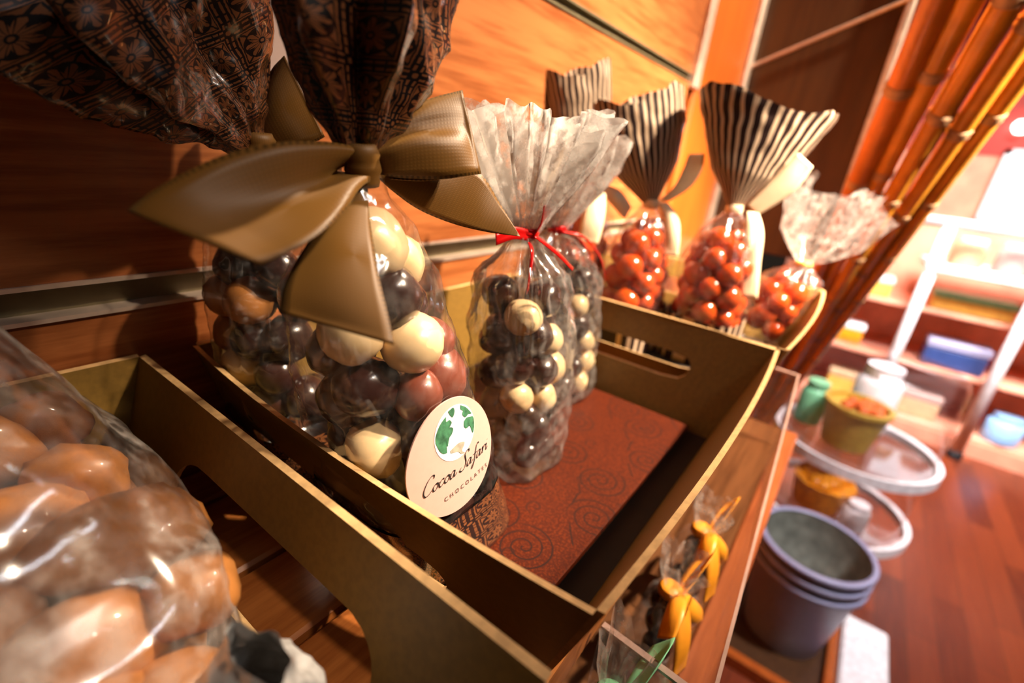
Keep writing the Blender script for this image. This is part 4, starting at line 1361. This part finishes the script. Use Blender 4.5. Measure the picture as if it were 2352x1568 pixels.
setp(b.make('sweets_heap', M['rust'], pot, smooth=True), kind='stuff')
of = thing('orange_sweets_cup', 'bright orange cup of sweets on the lower tier', 'cup', (5.38, -0.40, -3.075))
B().lathe([(0, 0), (0.22, 0), (0.28, 0.30), (0.25, 0.30), (0, 0.27)], (5.38, -0.40, -3.075), 28).make('cup', M['orangef'], of, smooth=False)
b = B()
for k in range(30):
    a, q = rnd.uniform(0, 6.28), rnd.uniform(0, 0.22)
    b.add([(5.38 + q * math.cos(a) + x * 0.08, -0.40 + q * math.sin(a) + y * 0.08, -2.77 + z * 0.07) for x, y, z in tv], tf)
setp(b.make('sweets_heap', M['orangef'], of, smooth=True), kind='stuff')


def jar(name, label, c, r, h, mat, lid, cat='jar', group=None):
    t = thing(name, label, cat, c, group)
    B().lathe([(0, 0), (r * 0.95, 0), (r, h * 0.06), (r, h * 0.75), (r * 0.75, h * 0.85)], c, 28).make('jar_body', mat, t, smooth=True)
    B().lathe([(0, h * 0.85), (r * 0.8, h * 0.85), (r * 0.8, h), (0, h)], c, 28).make('lid', lid, t)
    return t


jar('white_jar', 'small white jar next to the orange cup on the lower tier', (5.20, -0.72, -3.075), 0.11, 0.28, M['whitep'], M['whitep'])
jar('green_jar', 'small green jar beside the olive-yellow pot', (5.64, -0.06, -2.335), 0.13, 0.46, M['green'], M['green'])
jar('white_tub', 'white tub standing behind the olive-yellow pot', (5.92, -0.55, -2.335), 0.20, 0.72, M['whitep'], M['whitep'])

# ---------------------------------------------------------------- far display
fs = thing('display_shelf', 'wide coral wooden display shelving across the shop', 'shelf', (10.2, -1.4, FZ))
B().box(10.7, 10.8, -5.5, 0.6, FZ, -0.35).make('back_board', M['far'], fs)
for z in (-3.30, -2.42, -1.55):
    B().box(9.45, 10.7, -5.5, 0.6, z - 0.06, z, 0.01).make('shelf_board', M['far'], fs)
B().box(9.40, 9.48, -5.5, 0.6, FZ, -3.36).make('kick_board', M['far'], fs)
for y in (-5.5, 0.52):
    B().box(9.45, 10.7, y, y + 0.08, FZ, -0.35).make('side_board', M['far'], fs)
tb = thing('white_frame_table', 'white tube-framed table in front of the coral shelving', 'table', (9.3, -1.6, FZ))
B().box(9.15, 10.4, -3.6, -0.80, -0.98, -0.88, 0.02).make('table_top', M['whitep'], tb)
for y in (-0.88, -2.04):
    lg = B().tube([(9.2, y, FZ + 0.05), (9.25, y, -0.30)], 0.075, 14).make('leg', M['whitep'], tb, smooth=True)
    B().lathe([(0, FZ), (0.10, FZ), (0.10, FZ + 0.08), (0.08, FZ + 0.12), (0, FZ + 0.12)], (9.2, y, 0), 16).make('rubber_foot', M['blacks'], lg)
B().tube([(9.25, -0.45, -0.30), (9.25, -3.6, -0.30)], 0.07, 14).make('cross_bar', M['whitep'], tb, smooth=True)


def box_item(label, x, y, z, w_, d_, h_, mat, lid, name='product_box', cat='box'):
    t = thing(name, label, cat, (x, y, z))
    B().box(x, x + d_, y - w_ / 2, y + w_ / 2, z, z + h_ * 0.7, 0.02).make('box_body', mat, t)
    B().box(x - 0.01, x + d_ + 0.01, y - w_ / 2 - 0.01, y + w_ / 2 + 0.01, z + h_ * 0.7, z + h_, 0.02).make('lid', lid, t)


box_item('dark blue tin with silver lid on the coral shelving between the white legs', 9.6, -1.62, -2.415, 0.75, 0.4, 0.42, M['blue'], M['bucket'], 'blue_tin', 'tin')
box_item('beige box on the lowest coral shelf left of the right white leg', 9.6, -1.40, -3.295, 0.65, 0.4, 0.40, M['beige'], M['card'])
jar('light_blue_jar', 'light blue round jar on the lowest coral shelf right of the white leg', (9.65, -2.50, -3.295), 0.22, 0.42, M['sky'], M['sky'])
box_item('orange box on the middle coral shelf left of the white table', 9.6, -0.20, -2.415, 0.45, 0.4, 0.35, M['orangef'], M['whitep'])
box_item('yellow carton on the upper coral shelf left of the white table', 9.6, -0.25, -1.545, 0.6, 0.4, 0.30, M['yellow'], M['whitep'])
box_item('yellow and green carton on the upper coral shelf under the white table', 9.6, -1.55, -1.545, 0.95, 0.4, 0.26, M['yellow'], M['green'])
box_item('amber carton on the lowest coral shelf behind the clear stand', 9.6, -0.45, -3.295, 0.55, 0.4, 0.4, M['yellow'], M['beige'])
for k, (y, m_, l_) in enumerate(((-1.25, 'beige', 'beige jar, leftmost on the white table'), (-1.75, 'card', 'grey-pink jar, middle one on the white table'), (-2.3, 'whitep', 'white jar, rightmost on the white table'))):
    jar('table_jar', l_, (9.7, y, -0.88), 0.2, 0.40, M[m_], M['whitep'], group='jars on the white table')
t = thing('wall_lamp', 'small round glowing lamp on the red wall at the right edge', 'lamp', (11.5, -1.42, 1.12))
B().lathe([(0, -0.10), (0.06, -0.09), (0.10, -0.04), (0.11, 0.0), (0.10, 0.04), (0.06, 0.09), (0, 0.10)], (11.45, -1.42, 1.18), 20).make('globe', M['lamp'], t, smooth=True)
B().tube([(11.45, -1.42, 1.18), (11.6, -1.42, 1.18)], 0.03, 8).make('arm', M['edge'], t)
